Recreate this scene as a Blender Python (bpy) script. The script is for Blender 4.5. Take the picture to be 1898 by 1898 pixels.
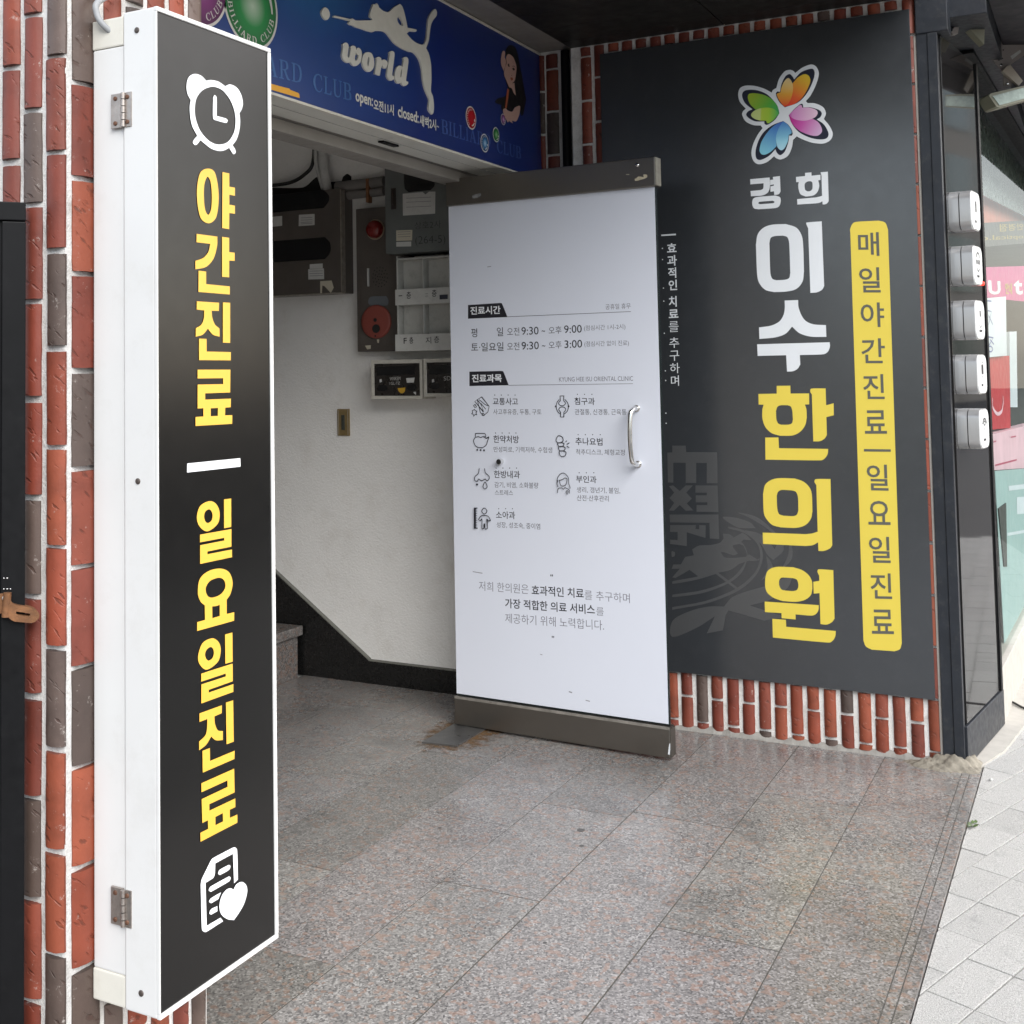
import bpy, bmesh, math, random
from mathutils import Vector, Matrix
random.seed(7)
R = math.radians
for b in list(bpy.data.objects): bpy.data.objects.remove(b)
S = bpy.context.scene
COL = S.collection

# ------------------------------------------------------------------ camera
# X runs along the street front, Y into the building, Z up; the porch floor is Z = 0
CF, CPX, CPY, CTH, CPI, CRO, CH = 2273.017, 767.614, 561.545, R(29.15824), R(3.16420), R(-0.86768), 1.372
FW = Vector((math.cos(CTH)*math.cos(CPI), math.sin(CTH)*math.cos(CPI), math.sin(CPI)))
RT = Vector((math.sin(CTH), -math.cos(CTH), 0)); UPV = RT.cross(FW)
RT, UPV = math.cos(CRO)*RT + math.sin(CRO)*UPV, -math.sin(CRO)*RT + math.cos(CRO)*UPV
EYE = Vector((0, 0, CH))
cam = bpy.data.cameras.new('camera'); co = bpy.data.objects.new('camera', cam); COL.objects.link(co)
M4 = Matrix((RT, UPV, -FW)).transposed().to_4x4(); M4.translation = EYE
co.matrix_world = M4
cam.sensor_width = 36; cam.lens = CF*36/1898; cam.shift_x = (949-CPX)/1898; cam.shift_y = (CPY-949)/1898
cam.clip_start = .05; cam.clip_end = 500
S.camera = co

# ------------------------------------------------------------------ sky, sun, exposure
W = bpy.data.worlds.new('World'); S.world = W; W.use_nodes = True
nt = W.node_tree; bg = nt.nodes['Background']
sky = nt.nodes.new('ShaderNodeTexSky'); sky.sky_type = 'NISHITA'; sky.sun_disc = False
SUN_EL, SUN_RO = R(36), R(136)
sky.sun_elevation = SUN_EL; sky.sun_rotation = SUN_RO
sky.air_density = 1.0; sky.dust_density = 2.0; sky.ozone_density = 1.0; sky.altitude = 0
hs = nt.nodes.new('ShaderNodeHueSaturation'); hs.inputs['Saturation'].default_value = .5
nt.links.new(sky.outputs[0], hs.inputs['Color']); nt.links.new(hs.outputs[0], bg.inputs[0]); bg.inputs[1].default_value = .13
sd = Vector((-math.sin(SUN_RO), math.cos(SUN_RO), 0))*math.cos(SUN_EL) + Vector((0, 0, math.sin(SUN_EL)))
sun = bpy.data.lights.new('sun', 'SUN'); sun.energy = 1.5; sun.angle = R(42); sun.color = (1, .965, .92)
so = bpy.data.objects.new('sun', sun); COL.objects.link(so); so.rotation_euler = sd.to_track_quat('Z', 'Y').to_euler()
so.location = (0, -3, 6)
S.view_settings.view_transform = 'Standard'; S.view_settings.look = 'None'
S.view_settings.exposure = 1.42; S.view_settings.gamma = 1
S.render.engine = 'CYCLES'; S.cycles.use_denoising = True; S.cycles.max_bounces = 10
S.cycles.diffuse_bounces = 5; S.cycles.glossy_bounces = 5; S.cycles.sample_clamp_indirect = 6

# ------------------------------------------------------------------ materials
def srgb(r, g, b):
    f = lambda c: (c/255/12.92) if c/255 <= .04045 else ((c/255+.055)/1.055)**2.4
    return (f(r), f(g), f(b))
def N(t, kind, **kw):
    n = t.nodes.new(kind)
    for k, v in kw.items():
        if k in n.inputs: n.inputs[k].default_value = v
        else: setattr(n, k, v)
    return n
def ramp(t, src, stops):
    r = t.nodes.new('ShaderNodeValToRGB')
    while len(r.color_ramp.elements) < len(stops): r.color_ramp.elements.new(.5)
    for e, (p, c) in zip(r.color_ramp.elements, stops):
        e.position = p; e.color = (c, c, c, 1) if isinstance(c, (int, float)) else (*c, 1)
    t.links.new(src, r.inputs[0]); return r.outputs[0]
def mixc(t, f, a, b, mode='MIX'):
    m = t.nodes.new('ShaderNodeMix'); m.data_type = 'RGBA'; m.blend_type = mode
    for i, s in ((0, f), (6, a), (7, b)):
        if hasattr(s, 'is_linked') or hasattr(s, 'links'): t.links.new(s, m.inputs[i])
        elif i == 0: m.inputs[0].default_value = s
        else: m.inputs[i].default_value = (*s, 1)
    return m.outputs[2]
MATS = {}
def mat(name, col, rough=.5, metal=0., var=.10, vs=6., dirt=0., bump=0., bs=120., spec=.5, dirtcol=(.12, .10, .08), stretch=None, coat=0., line=0., lines=900., rvar=.08):
    if name in MATS: return MATS[name]
    m = bpy.data.materials.new(name); m.use_nodes = True; t = m.node_tree; p = t.nodes['Principled BSDF']
    tc = N(t, 'ShaderNodeTexCoord'); src = tc.outputs['Object']
    if stretch:
        mp = N(t, 'ShaderNodeMapping'); mp.inputs['Scale'].default_value = stretch
        t.links.new(src, mp.inputs[0]); src = mp.outputs[0]
    n1 = N(t, 'ShaderNodeTexNoise', Scale=vs, Detail=6., Roughness=.65); t.links.new(src, n1.inputs['Vector'])
    lo = tuple(c*(1-var) for c in col); hi = tuple(min(1, c*(1+var)) for c in col)
    c = ramp(t, n1.outputs[0], [(.3, lo), (.7, hi)])
    if dirt:
        n2 = N(t, 'ShaderNodeTexNoise', Scale=vs*2.7+1, Detail=9., Roughness=.75); t.links.new(src, n2.inputs['Vector'])
        c = mixc(t, ramp(t, n2.outputs[0], [(.52, 0.), (.78, dirt)]), c, dirtcol)
    t.links.new(c, p.inputs['Base Color'])
    n3 = N(t, 'ShaderNodeTexNoise', Scale=vs*4, Detail=4.); t.links.new(src, n3.inputs['Vector'])
    t.links.new(ramp(t, n3.outputs[0], [(.3, max(0, rough-rvar)), (.7, min(1, rough+rvar))]), p.inputs['Roughness'])
    p.inputs['Metallic'].default_value = metal; p.inputs['Specular IOR Level'].default_value = spec
    if coat: p.inputs['Coat Weight'].default_value = coat; p.inputs['Coat Roughness'].default_value = .1
    if bump:
        n4 = N(t, 'ShaderNodeTexNoise', Scale=bs, Detail=5., Roughness=.6); t.links.new(src, n4.inputs['Vector'])
        bn = N(t, 'ShaderNodeBump', Strength=bump, Distance=.004); t.links.new(n4.outputs[0], bn.inputs['Height'])
        last = bn
        t.links.new(bn.outputs[0], p.inputs['Normal'])
    if line:
        sx = N(t, 'ShaderNodeSeparateXYZ'); t.links.new(tc.outputs['Object'], sx.inputs[0])
        mu = N(t, 'ShaderNodeMath', operation='MULTIPLY'); mu.inputs[1].default_value = lines; t.links.new(sx.outputs[2], mu.inputs[0])
        si = N(t, 'ShaderNodeMath', operation='SINE'); t.links.new(mu.outputs[0], si.inputs[0])
        bn = N(t, 'ShaderNodeBump', Strength=line, Distance=.001); t.links.new(si.outputs[0], bn.inputs['Height'])
        t.links.new(bn.outputs[0], p.inputs['Normal'])
    MATS[name] = m; return m
white_paint = mat('white_powder_coat', (.71, .71, .70), .42, var=.02, dirt=.20, vs=3, dirtcol=(.42, .39, .33))
cream_plastic = mat('cream_plastic', (.69, .67, .60), .5, var=.05, dirt=.25, vs=9, dirtcol=(.40, .35, .27))
sign_black = mat('flex_black', (.005, .005, .005), .20, var=.1, spec=.2, rvar=.015)
vin_yellow = mat('vinyl_yellow', (.74, .43, .050), .45, var=.02)
vin_white = mat('vinyl_white', (.80, .82, .85), .42, var=.015)
clin_grey = mat('panel_grey', (.030, .033, .037), .24, var=.05, spec=1.0, rvar=.02, dirt=.04, vs=5, dirtcol=(.2, .2, .2))
clin_yellow = mat('panel_yellow', (.70, .555, .075), .45, var=.02)
clin_letter = mat('panel_letter_grey', (.10, .10, .085), .5, var=.05)
clin_white = mat('panel_white', (.68, .71, .74), .45, var=.02)
ghost = mat('panel_ghost_grey', (.058, .060, .062), .30, var=.05, spec=.9, rvar=.02)
door_white = mat('door_film_white', (.67, .70, .78), .38, var=.008, vs=2, rvar=.01)
ink = mat('ink_black', (.010, .010, .016), .5, var=.05)
ink_grey = mat('ink_grey', (.075, .075, .09), .5, var=.05)
ink_light = mat('ink_pale_grey', (.14, .14, .17), .5, var=.05)
steel = mat('door_steel', (.20, .185, .165), .32, metal=.9, var=.06, vs=2.5, rvar=.03)
chrome = mat('chrome', (.75, .74, .72), .12, metal=1, var=.04)
dull_metal = mat('dull_hinge_metal', (.40, .36, .33), .42, metal=.8, var=.2, vs=60, dirt=.5, dirtcol=(.20, .08, .03))
black_metal = mat('black_metal', (.005, .0052, .006), .48, var=.2, vs=14, dirt=.10, dirtcol=(.04, .04, .04), spec=.15)
navy_metal = mat('shop_frame_metal', (.018, .021, .027), .42, var=.2, vs=12, dirt=.22, dirtcol=(.16, .15, .13), spec=.35)
rubber = mat('black_rubber', (.012, .012, .012), .6)
plaster = mat('stair_plaster', (.77, .76, .735), .85, var=.06, vs=1.7, dirt=.30, dirtcol=(.42, .37, .30), bump=.9, bs=115)
dark_plaster = mat('dark_plaster', (.20, .20, .20), .9, var=.1)
skirt_black = mat('skirting_black', (.008, .008, .008), .28, var=.2, dirt=.10, vs=20, dirtcol=(.05, .05, .05))
box_brown = mat('box_brown', (.085, .073, .064), .40, var=.15, dirt=.2, vs=8, dirtcol=(.12, .085, .05))
box_grey = mat('box_grey', (.115, .125, .12), .5, var=.12, dirt=.25, vs=9, dirtcol=(.05, .05, .045))
box_white = mat('mail_white', (.46, .46, .43), .6, var=.10, dirt=.45, vs=9, dirtcol=(.13, .12, .11))
paper = mat('paper', (.52, .52, .50), .8, var=.06, dirt=.12, vs=40)
paper_cream = mat('paper_cream', (.50, .46, .36), .8, var=.05)
dark_glass = mat('dark_window', (.006, .006, .007), .12, var=.2)
red_lamp = mat('red_lamp', (.16, .008, .006), .25, var=.1)
red_disc = mat('red_disc', (.24, .055, .040), .5, var=.08)
brass = mat('brass_plate', (.30, .22, .10), .42, metal=.5, var=.2, vs=30)
pipe_white = mat('pipe_white', (.50, .50, .48), .55, var=.08, dirt=.3, vs=25)
pipe_grey = mat('pipe_grey', (.17, .16, .15), .55, var=.1, dirt=.3, vs=20)
alu = mat('aluminium_grey', (.62, .615, .57), .40, metal=.25, var=.06, vs=4, dirt=.12)
brown_metal = mat('brown_metal', (.21, .195, .175), .45, var=.12, dirt=.2, vs=6)
soffit_m = mat('soffit_black', (.014, .013, .012), .5, var=.25, vs=4, spec=.35)
rust = mat('rusty_iron', (.19, .085, .035), .75, metal=.2, var=.35, vs=45, dirt=.6, dirtcol=(.09, .04, .03), bump=.4, bs=300)
silver = mat('silver_brushed', (.55, .55, .55), .32, metal=.65, var=.03, vs=6, rvar=.03)
gloss_white = mat('gloss_white', (.80, .81, .80), .2, var=.01)
taupe = mat('fixture_taupe', (.30, .265, .245), .5, var=.06)
olive = mat('fixture_olive', (.27, .26, .19), .5, var=.08)
lens = mat('lamp_lens', (.42, .50, .44), .25, var=.25, vs=18)
mirror = mat('dark_mirror', (.016, .015, .015), .05, var=.05, spec=.5, rvar=.005)
opp_wall = mat('facade_beige', (.55, .47, .38), .8, var=.06)
opp_glass = mat('facade_glass', (.06, .13, .11), .08, var=.1)
asphalt = mat('asphalt', (.055, .055, .056), .9, var=.15, vs=30, bump=.4, bs=200)
leaf = mat('leaf_green', (.09, .14, .045), .55, var=.3, vs=60)
stone = mat('ledge_stone', (.44, .42, .38), .8, var=.1, vs=20, dirt=.2)
cement = mat('rough_cement', (.26, .235, .19), .95, var=.22, vs=24, dirt=.55, dirtcol=(.16, .13, .085), bump=1., bs=90)
fillet_m = mat('grey_fillet', (.27, .26, .24), .9, var=.2, vs=30, dirt=.3, bump=.6, bs=150)

def mortar_mat():
    m = bpy.data.materials.new('white_mortar'); m.use_nodes = True; t = m.node_tree; p = t.nodes['Principled BSDF']
    tc = N(t, 'ShaderNodeTexCoord')
    n1 = N(t, 'ShaderNodeTexNoise', Scale=14., Detail=8., Roughness=.7); t.links.new(tc.outputs['Object'], n1.inputs['Vector'])
    n2 = N(t, 'ShaderNodeTexNoise', Scale=190., Detail=5., Roughness=.7); t.links.new(tc.outputs['Object'], n2.inputs['Vector'])
    c = ramp(t, n1.outputs[0], [(.30, (.50, .48, .45)), (.48, (.72, .705, .68)), (.7, (.80, .79, .77))])
    c = mixc(t, ramp(t, n2.outputs[0], [(.33, .35), (.46, 0.)]), c, (.34, .31, .27))
    t.links.new(c, p.inputs['Base Color']); p.inputs['Roughness'].default_value = .95
    bn = N(t, 'ShaderNodeBump', Strength=.9, Distance=.004); t.links.new(n2.outputs[0], bn.inputs['Height']); t.links.new(bn.outputs[0], p.inputs['Normal'])
    return m
mortar = mortar_mat()
def brick_mat():
    m = bpy.data.materials.new('glazed_brick'); m.use_nodes = True; t = m.node_tree; p = t.nodes['Principled BSDF']
    at_ = N(t, 'ShaderNodeAttribute', attribute_name='Col'); tc = N(t, 'ShaderNodeTexCoord')
    n1 = N(t, 'ShaderNodeTexNoise', Scale=11., Detail=7., Roughness=.6); t.links.new(tc.outputs['Object'], n1.inputs['Vector'])
    c = mixc(t, .75, at_.outputs['Color'], ramp(t, n1.outputs[0], [(.3, .48), (.5, .8), (.72, 1.)]), 'MULTIPLY')
    # short diagonal gouges pressed into the clay, in the plane of whichever wall
    sp = N(t, 'ShaderNodeSeparateXYZ'); t.links.new(tc.outputs['Object'], sp.inputs[0])
    hx = N(t, 'ShaderNodeMath', operation='SUBTRACT'); t.links.new(sp.outputs[0], hx.inputs[0]); t.links.new(sp.outputs[1], hx.inputs[1])
    cb_ = N(t, 'ShaderNodeCombineXYZ'); t.links.new(hx.outputs[0], cb_.inputs[0]); t.links.new(sp.outputs[2], cb_.inputs[1])
    mp = N(t, 'ShaderNodeMapping', vector_type='TEXTURE'); mp.inputs['Rotation'].default_value = (0, 0, R(-36)); mp.inputs['Scale'].default_value = (1/24, 1/78, 1)
    t.links.new(cb_.outputs[0], mp.inputs[0])
    n2 = N(t, 'ShaderNodeTexNoise', Scale=1., Detail=2., Roughness=.45); t.links.new(mp.outputs[0], n2.inputs['Vector'])
    g = ramp(t, n2.outputs[0], [(.62, 0.), (.68, 1.)])
    c = mixc(t, ramp(t, n2.outputs[0], [(.64, 0.), (.72, .55)]), c, (.055, .02, .013))
    # mortar smears and white specks
    n3 = N(t, 'ShaderNodeTexNoise', Scale=34., Detail=9., Roughness=.8); t.links.new(tc.outputs['Object'], n3.inputs['Vector'])
    c = mixc(t, ramp(t, n3.outputs[0], [(.605, 0.), (.67, .6)]), c, (.62, .57, .52))
    t.links.new(c, p.inputs['Base Color'])
    p.inputs['Roughness'].default_value = .50; p.inputs['Specular IOR Level'].default_value = .45
    n4 = N(t, 'ShaderNodeTexNoise', Scale=120., Detail=6., Roughness=.65); t.links.new(tc.outputs['Object'], n4.inputs['Vector'])
    su = N(t, 'ShaderNodeMath', operation='MULTIPLY_ADD'); t.links.new(n4.outputs[0], su.inputs[0]); su.inputs[1].default_value = .22
    iv = N(t, 'ShaderNodeMath', operation='MULTIPLY'); t.links.new(g, iv.inputs[0]); iv.inputs[1].default_value = -.45
    t.links.new(iv.outputs[0], su.inputs[2])
    bn = N(t, 'ShaderNodeBump', Strength=.75, Distance=.004); t.links.new(su.outputs[0], bn.inputs['Height']); t.links.new(bn.outputs[0], p.inputs['Normal'])
    return m
brick_m = brick_mat()
def granite_mat(name, dark=1., rough=.24):
    m = bpy.data.materials.new(name); m.use_nodes = True; t = m.node_tree; p = t.nodes['Principled BSDF']
    tc = N(t, 'ShaderNodeTexCoord'); o = tc.outputs['Object']
    at_ = N(t, 'ShaderNodeAttribute', attribute_name='Col')
    v1 = N(t, 'ShaderNodeTexVoronoi', Scale=215.); t.links.new(o, v1.inputs['Vector'])
    sx = N(t, 'ShaderNodeSeparateColor'); t.links.new(v1.outputs['Color'], sx.inputs[0])
    c = ramp(t, sx.outputs[0], [(0., (.098*dark, .095*dark, .095*dark)), (.2, (.160*dark, .154*dark, .150*dark)), (.48, (.220*dark, .210*dark, .202*dark)), (.8, (.285*dark, .273*dark, .262*dark)), (1., (.40*dark, .39*dark, .38*dark))])
    v2 = N(t, 'ShaderNodeTexVoronoi', Scale=80.); t.links.new(o, v2.inputs['Vector'])
    s2 = N(t, 'ShaderNodeSeparateColor'); t.links.new(v2.outputs['Color'], s2.inputs[0])
    nz = N(t, 'ShaderNodeTexNoise', Scale=9., Detail=3.); t.links.new(o, nz.inputs['Vector'])
    ad = N(t, 'ShaderNodeMath', operation='MULTIPLY_ADD'); t.links.new(nz.outputs[0], ad.inputs[0]); ad.inputs[1].default_value = .35; t.links.new(s2.outputs[1], ad.inputs[2])
    c = mixc(t, ramp(t, ad.outputs[0], [(.985, 0.), (1.03, .48)]), c, (.31*dark, .195*dark, .145*dark))
    n2 = N(t, 'ShaderNodeTexNoise', Scale=3.1, Detail=7., Roughness=.65); t.links.new(o, n2.inputs['Vector'])
    c = mixc(t, .8, c, ramp(t, n2.outputs[0], [(.28, .60), (.5, .97), (.6, 1.), (.78, .84)]), 'MULTIPLY')
    c = mixc(t, 1., c, at_.outputs['Color'], 'MULTIPLY')
    t.links.new(c, p.inputs['Base Color'])
    n5 = N(t, 'ShaderNodeTexNoise', Scale=6., Detail=5.); t.links.new(o, n5.inputs['Vector'])
    t.links.new(ramp(t, n5.outputs[0], [(.3, rough-.03), (.7, rough+.13)]), p.inputs['Roughness'])
    n6 = N(t, 'ShaderNodeTexNoise', Scale=260., Detail=2.); t.links.new(o, n6.inputs['Vector'])
    bn = N(t, 'ShaderNodeBump', Strength=.06, Distance=.002); t.links.new(n6.outputs[0], bn.inputs['Height']); t.links.new(bn.outputs[0], p.inputs['Normal'])
    return m
granite = granite_mat('granite_slab')
def paver_mat():
    m = bpy.data.materials.new('pale_paver'); m.use_nodes = True; t = m.node_tree; p = t.nodes['Principled BSDF']
    tc = N(t, 'ShaderNodeTexCoord'); o = tc.outputs['Object']; at_ = N(t, 'ShaderNodeAttribute', attribute_name='Col')
    n1 = N(t, 'ShaderNodeTexNoise', Scale=330., Detail=3., Roughness=.8); t.links.new(o, n1.inputs['Vector'])
    c = ramp(t, n1.outputs[0], [(.3, (.20, .198, .19)), (.5, (.45, .445, .43)), (.7, (.62, .615, .60))])
    n2 = N(t, 'ShaderNodeTexNoise', Scale=9., Detail=6., Roughness=.7); t.links.new(o, n2.inputs['Vector'])
    c = mixc(t, ramp(t, n2.outputs[0], [(.58, 0.), (.74, .5)]), c, (.24, .24, .235))
    c = mixc(t, 1., c, at_.outputs['Color'], 'MULTIPLY')
    t.links.new(c, p.inputs['Base Color']); p.inputs['Roughness'].default_value = .92
    bn = N(t, 'ShaderNodeBump', Strength=.8, Distance=.004); t.links.new(n1.outputs[0], bn.inputs['Height']); t.links.new(bn.outputs[0], p.inputs['Normal'])
    return m
paver_m = paver_mat()
joint_m = mat('joint_dirt', (.08, .075, .06), .95, var=.25, vs=30)
grout_m = mat('grey_grout', (.085, .08, .07), .9, var=.25, vs=25)

# ------------------------------------------------------------------ geometry helpers
def ray(x, y): return FW + RT*((x-CPX)/CF) - UPV*((y-CPY)/CF)
class PL:
    """a real plane of the scene: point, horizontal direction, outward normal"""
    def __init__(s, o, u, n): s.o = Vector(o); s.u = Vector(u).normalized(); s.n = Vector(n).normalized(); s.v = Vector((0, 0, 1))
    def P(s, u, v, d=0): return s.o + s.u*u + s.v*v + s.n*d
    def uv(s, x, y):                                    # where the sight line of photo point (x, y) meets this plane
        d = ray(x, y); t = (s.o-EYE).dot(s.n)/d.dot(s.n); q = EYE + d*t - s.o
        return q.dot(s.u), q.dot(s.v)
    def at(s, x, y, d=0): return s.P(*s.uv(x, y), d)
SIGN = PL((1.703, 1.483, 0), (1, 0, 0), (0, -1, 0))
SIDE = PL((1.703, 1.483, 0), (0, -1, 0), (-1, 0, 0))
BILL = PL((2.05, 2.0, 0), (1, 0, 0), (0, -1, 0))
CLIN = PL((4.600, 1.70, 0), (0, -1, 0), (-1, 0, 0))
DU = Vector((-.049, -1, 0)).normalized(); DN = Vector((-1, .049, 0)).normalized()
DOOR = PL((4.287, 2.225, 0), DU, DN)
INT = PL((4.70, 2.2, 0), (0, -1, 0), (-1, 0, 0))
SHD = Vector((.992, -.1265, 0)).normalized()
SHP = PL((4.622, .452, 0), SHD, (SHD.y, -SHD.x, 0))
WND = PL((5.25, .395, 0), (.9994, -.034, 0), (-.034, -.9994, 0))

ORG = {}
class MB:
    def __init__(s): s.bm = bmesh.new(); s.cl = None
    def _add(s, vs, fs, mi=0, smooth=False, col=None):
        bv = [s.bm.verts.new(v) for v in vs]; out = []
        for f in fs:
            try: q = s.bm.faces.new([bv[i] for i in f])
            except ValueError: continue
            q.material_index = mi; q.smooth = smooth; out.append(q)
            if col is not None:
                if s.cl is None: s.cl = s.bm.loops.layers.float_color.new('Col')
                for l in q.loops: l[s.cl] = (*col, 1)
        return out
    def box(s, x0, x1, y0, y1, z0, z1, bev=0., mi=0, M=None, col=None, seg=2):
        b = bmesh.new()
        bmesh.ops.create_cube(b, size=1, matrix=Matrix.Translation(((x0+x1)/2, (y0+y1)/2, (z0+z1)/2)) @ Matrix.Diagonal((x1-x0, y1-y0, z1-z0, 1)))
        if bev: bmesh.ops.bevel(b, geom=b.edges[:], offset=bev, segments=seg, affect='EDGES', profile=.6)
        s._merge(b, mi, M, col); return s
    def _merge(s, b, mi, M, col, smooth=False):
        b.verts.index_update()
        vs = [(M @ v.co if M else v.co.copy()) for v in b.verts]
        s._add(vs, [[v.index for v in f.verts] for f in b.faces], mi, smooth, col); b.free()
    def pbox(s, pl, u0, u1, v0, v1, d0, d1, bev=0., mi=0, col=None, seg=2):
        M = Matrix((pl.u, pl.n, pl.v)).transposed().to_4x4(); M.translation = pl.o
        if M.determinant() < 0:
            b = bmesh.new(); bmesh.ops.create_cube(b, size=1, matrix=Matrix.Translation(((u0+u1)/2, (d0+d1)/2, (v0+v1)/2)) @ Matrix.Diagonal((abs(u1-u0), abs(d1-d0), abs(v1-v0), 1)))
            if bev: bmesh.ops.bevel(b, geom=b.edges[:], offset=bev, segments=seg, affect='EDGES', profile=.6)
            bmesh.ops.reverse_faces(b, faces=b.faces[:]); s._merge(b, mi, M, col); return s
        return s.box(min(u0, u1), max(u0, u1), min(d0, d1), max(d0, d1), min(v0, v1), max(v0, v1), bev, mi, M, col, seg)
    def tube(s, pts, r, n=10, mi=0, smooth=True, caps=True):
        pts = [Vector(p) for p in pts]; rs = r if isinstance(r, (list, tuple)) else [r]*len(pts)
        vs = []; ref = None
        for i, p in enumerate(pts):
            d = (pts[min(i+1, len(pts)-1)] - pts[max(i-1, 0)]).normalized()
            if ref is None: ref = d.orthogonal().normalized()
            ref = (ref - d*ref.dot(d)).normalized(); w = d.cross(ref)
            for k in range(n):
                a = 2*math.pi*k/n; vs.append(p + (ref*math.cos(a) + w*math.sin(a))*rs[i])
        fs = [[i*n+k, i*n+(k+1) % n, (i+1)*n+(k+1) % n, (i+1)*n+k] for i in range(len(pts)-1) for k in range(n)]
        s._add(vs, fs, mi, smooth)
        if caps: s._add(vs[:n], [list(range(n))[::-1]], mi); s._add(vs[-n:], [list(range(n))], mi)
        return s
    def prism(s, pts, n, d, mi=0):                     # pts: world outline, extruded along n by d
        pts = [Vector(p) for p in pts]; n = Vector(n)*d; k = len(pts)
        s._add(pts+[p+n for p in pts], [list(range(k))[::-1], list(range(k, 2*k))] + [[i, (i+1) % k, k+(i+1) % k, k+i] for i in range(k)], mi)
        return s
    def disc(s, pl, u, v, r, d0, d1, n=28, ru=None, mi=0, dome=0.):
        ru = ru or r; ring = lambda k, d: [pl.P(u+ru*k*math.cos(2*math.pi*i/n), v+r*k*math.sin(2*math.pi*i/n), d) for i in range(n)]
        vs = ring(1, d0)+ring(1, d1); fs = [[i, (i+1) % n, n+(i+1) % n, n+i] for i in range(n)]
        if dome:
            for k, q in ((.9, .45), (.7, .75), (.4, .95)): vs += ring(k, d1+dome*q)
            fs += [[j*n+i, j*n+(i+1) % n, (j+1)*n+(i+1) % n, (j+1)*n+i] for j in (1, 2, 3) for i in range(n)]
            fs.append([4*n+i for i in range(n)])
        else: fs.append([n+i for i in range(n)])
        s._add(vs, fs, mi, bool(dome)); return s
    def build(s, name, mats, parent=None, fixn=True):
        if fixn: bmesh.ops.recalc_face_normals(s.bm, faces=s.bm.faces[:])
        me = bpy.data.meshes.new(name); mats = mats if isinstance(mats, (list, tuple)) else [mats]
        if parent is None:
            xs = [v.co for v in s.bm.verts]; org = Vector(((min(c.x for c in xs)+max(c.x for c in xs))/2, (min(c.y for c in xs)+max(c.y for c in xs))/2, min(c.z for c in xs)))
        else: org = ORG[parent]
        bmesh.ops.translate(s.bm, vec=-org, verts=s.bm.verts[:])
        s.bm.to_mesh(me); s.bm.free()
        for m in mats: me.materials.append(m)
        o = bpy.data.objects.new(name, me); COL.objects.link(o)
        if parent is None: o.location = org
        else: o.parent = parent
        ORG[o] = org
        return o
def thing(name, label, cat, loc, group=None):
    o = bpy.data.objects.new(name, None); COL.objects.link(o); o.location = loc; o.empty_display_size = .1
    ORG[o] = Vector(loc); return tag(o, label, cat, group)
def tag(o, label, cat, group=None, kind=None):
    o['label'] = label; o['category'] = cat
    if group: o['group'] = group
    if kind: o['kind'] = kind
    return o
def struct(o, label=None):
    o['kind'] = 'structure'
    if label: o['label'] = label
    return o

# ---- flat lettering and cut vinyl on a plane
def parse(sv, ox, oy, sc):
    subs = []
    for part in sv.split('/'):
        pts = []
        for w in part.split():
            sm = w[0] == '*'; x, y = w.lstrip('*').split(','); pts.append((ox+float(x)/sc, oy+float(y)/sc, sm))
        subs.append(pts)
    return subs
def smooth_poly(P):                                    # P: [(u, v, smooth)] closed -> dense outline
    out = []; n = len(P)
    for i in range(n):
        a, b = P[i], P[(i+1) % n]; A, B = Vector(a[:2]), Vector(b[:2])
        if not (a[2] or b[2]): out.append(A); continue
        tA = (B-Vector(P[i-1][:2]))*.5 if a[2] else (B-A); tB = (Vector(P[(i+2) % n][:2])-A)*.5 if b[2] else (B-A)
        L = (B-A).length
        if tA.length > L: tA *= L/tA.length
        if tB.length > L: tB *= L/tB.length
        for k in range(6):
            t = k/6; h = t*t; c = h*t
            out.append(A*(2*c-3*h+1)+tA*(c-2*h+t)+B*(-2*c+3*h)+tB*(c-h))
    return out
def fill2d(subs):
    cu = bpy.data.curves.new('tmp', 'CURVE'); cu.dimensions = '2D'; cu.fill_mode = 'BOTH'
    for s_ in subs:
        sp = cu.splines.new('POLY'); sp.points.add(len(s_)-1); sp.use_cyclic_u = True
        for q, p in zip(sp.points, s_): q.co = (p[0], p[1], 0, 1)
    return curve_tris(cu)
def curve_tris(cu):
    o = bpy.data.objects.new('tmp', cu); COL.objects.link(o)
    dg = bpy.context.evaluated_depsgraph_get(); me = bpy.data.meshes.new_from_object(o.evaluated_get(dg))
    r = [v.co[:2] for v in me.vertices], [list(p.vertices) for p in me.polygons]
    bpy.data.objects.remove(o); bpy.data.curves.remove(cu); bpy.data.meshes.remove(me); return r
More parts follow.
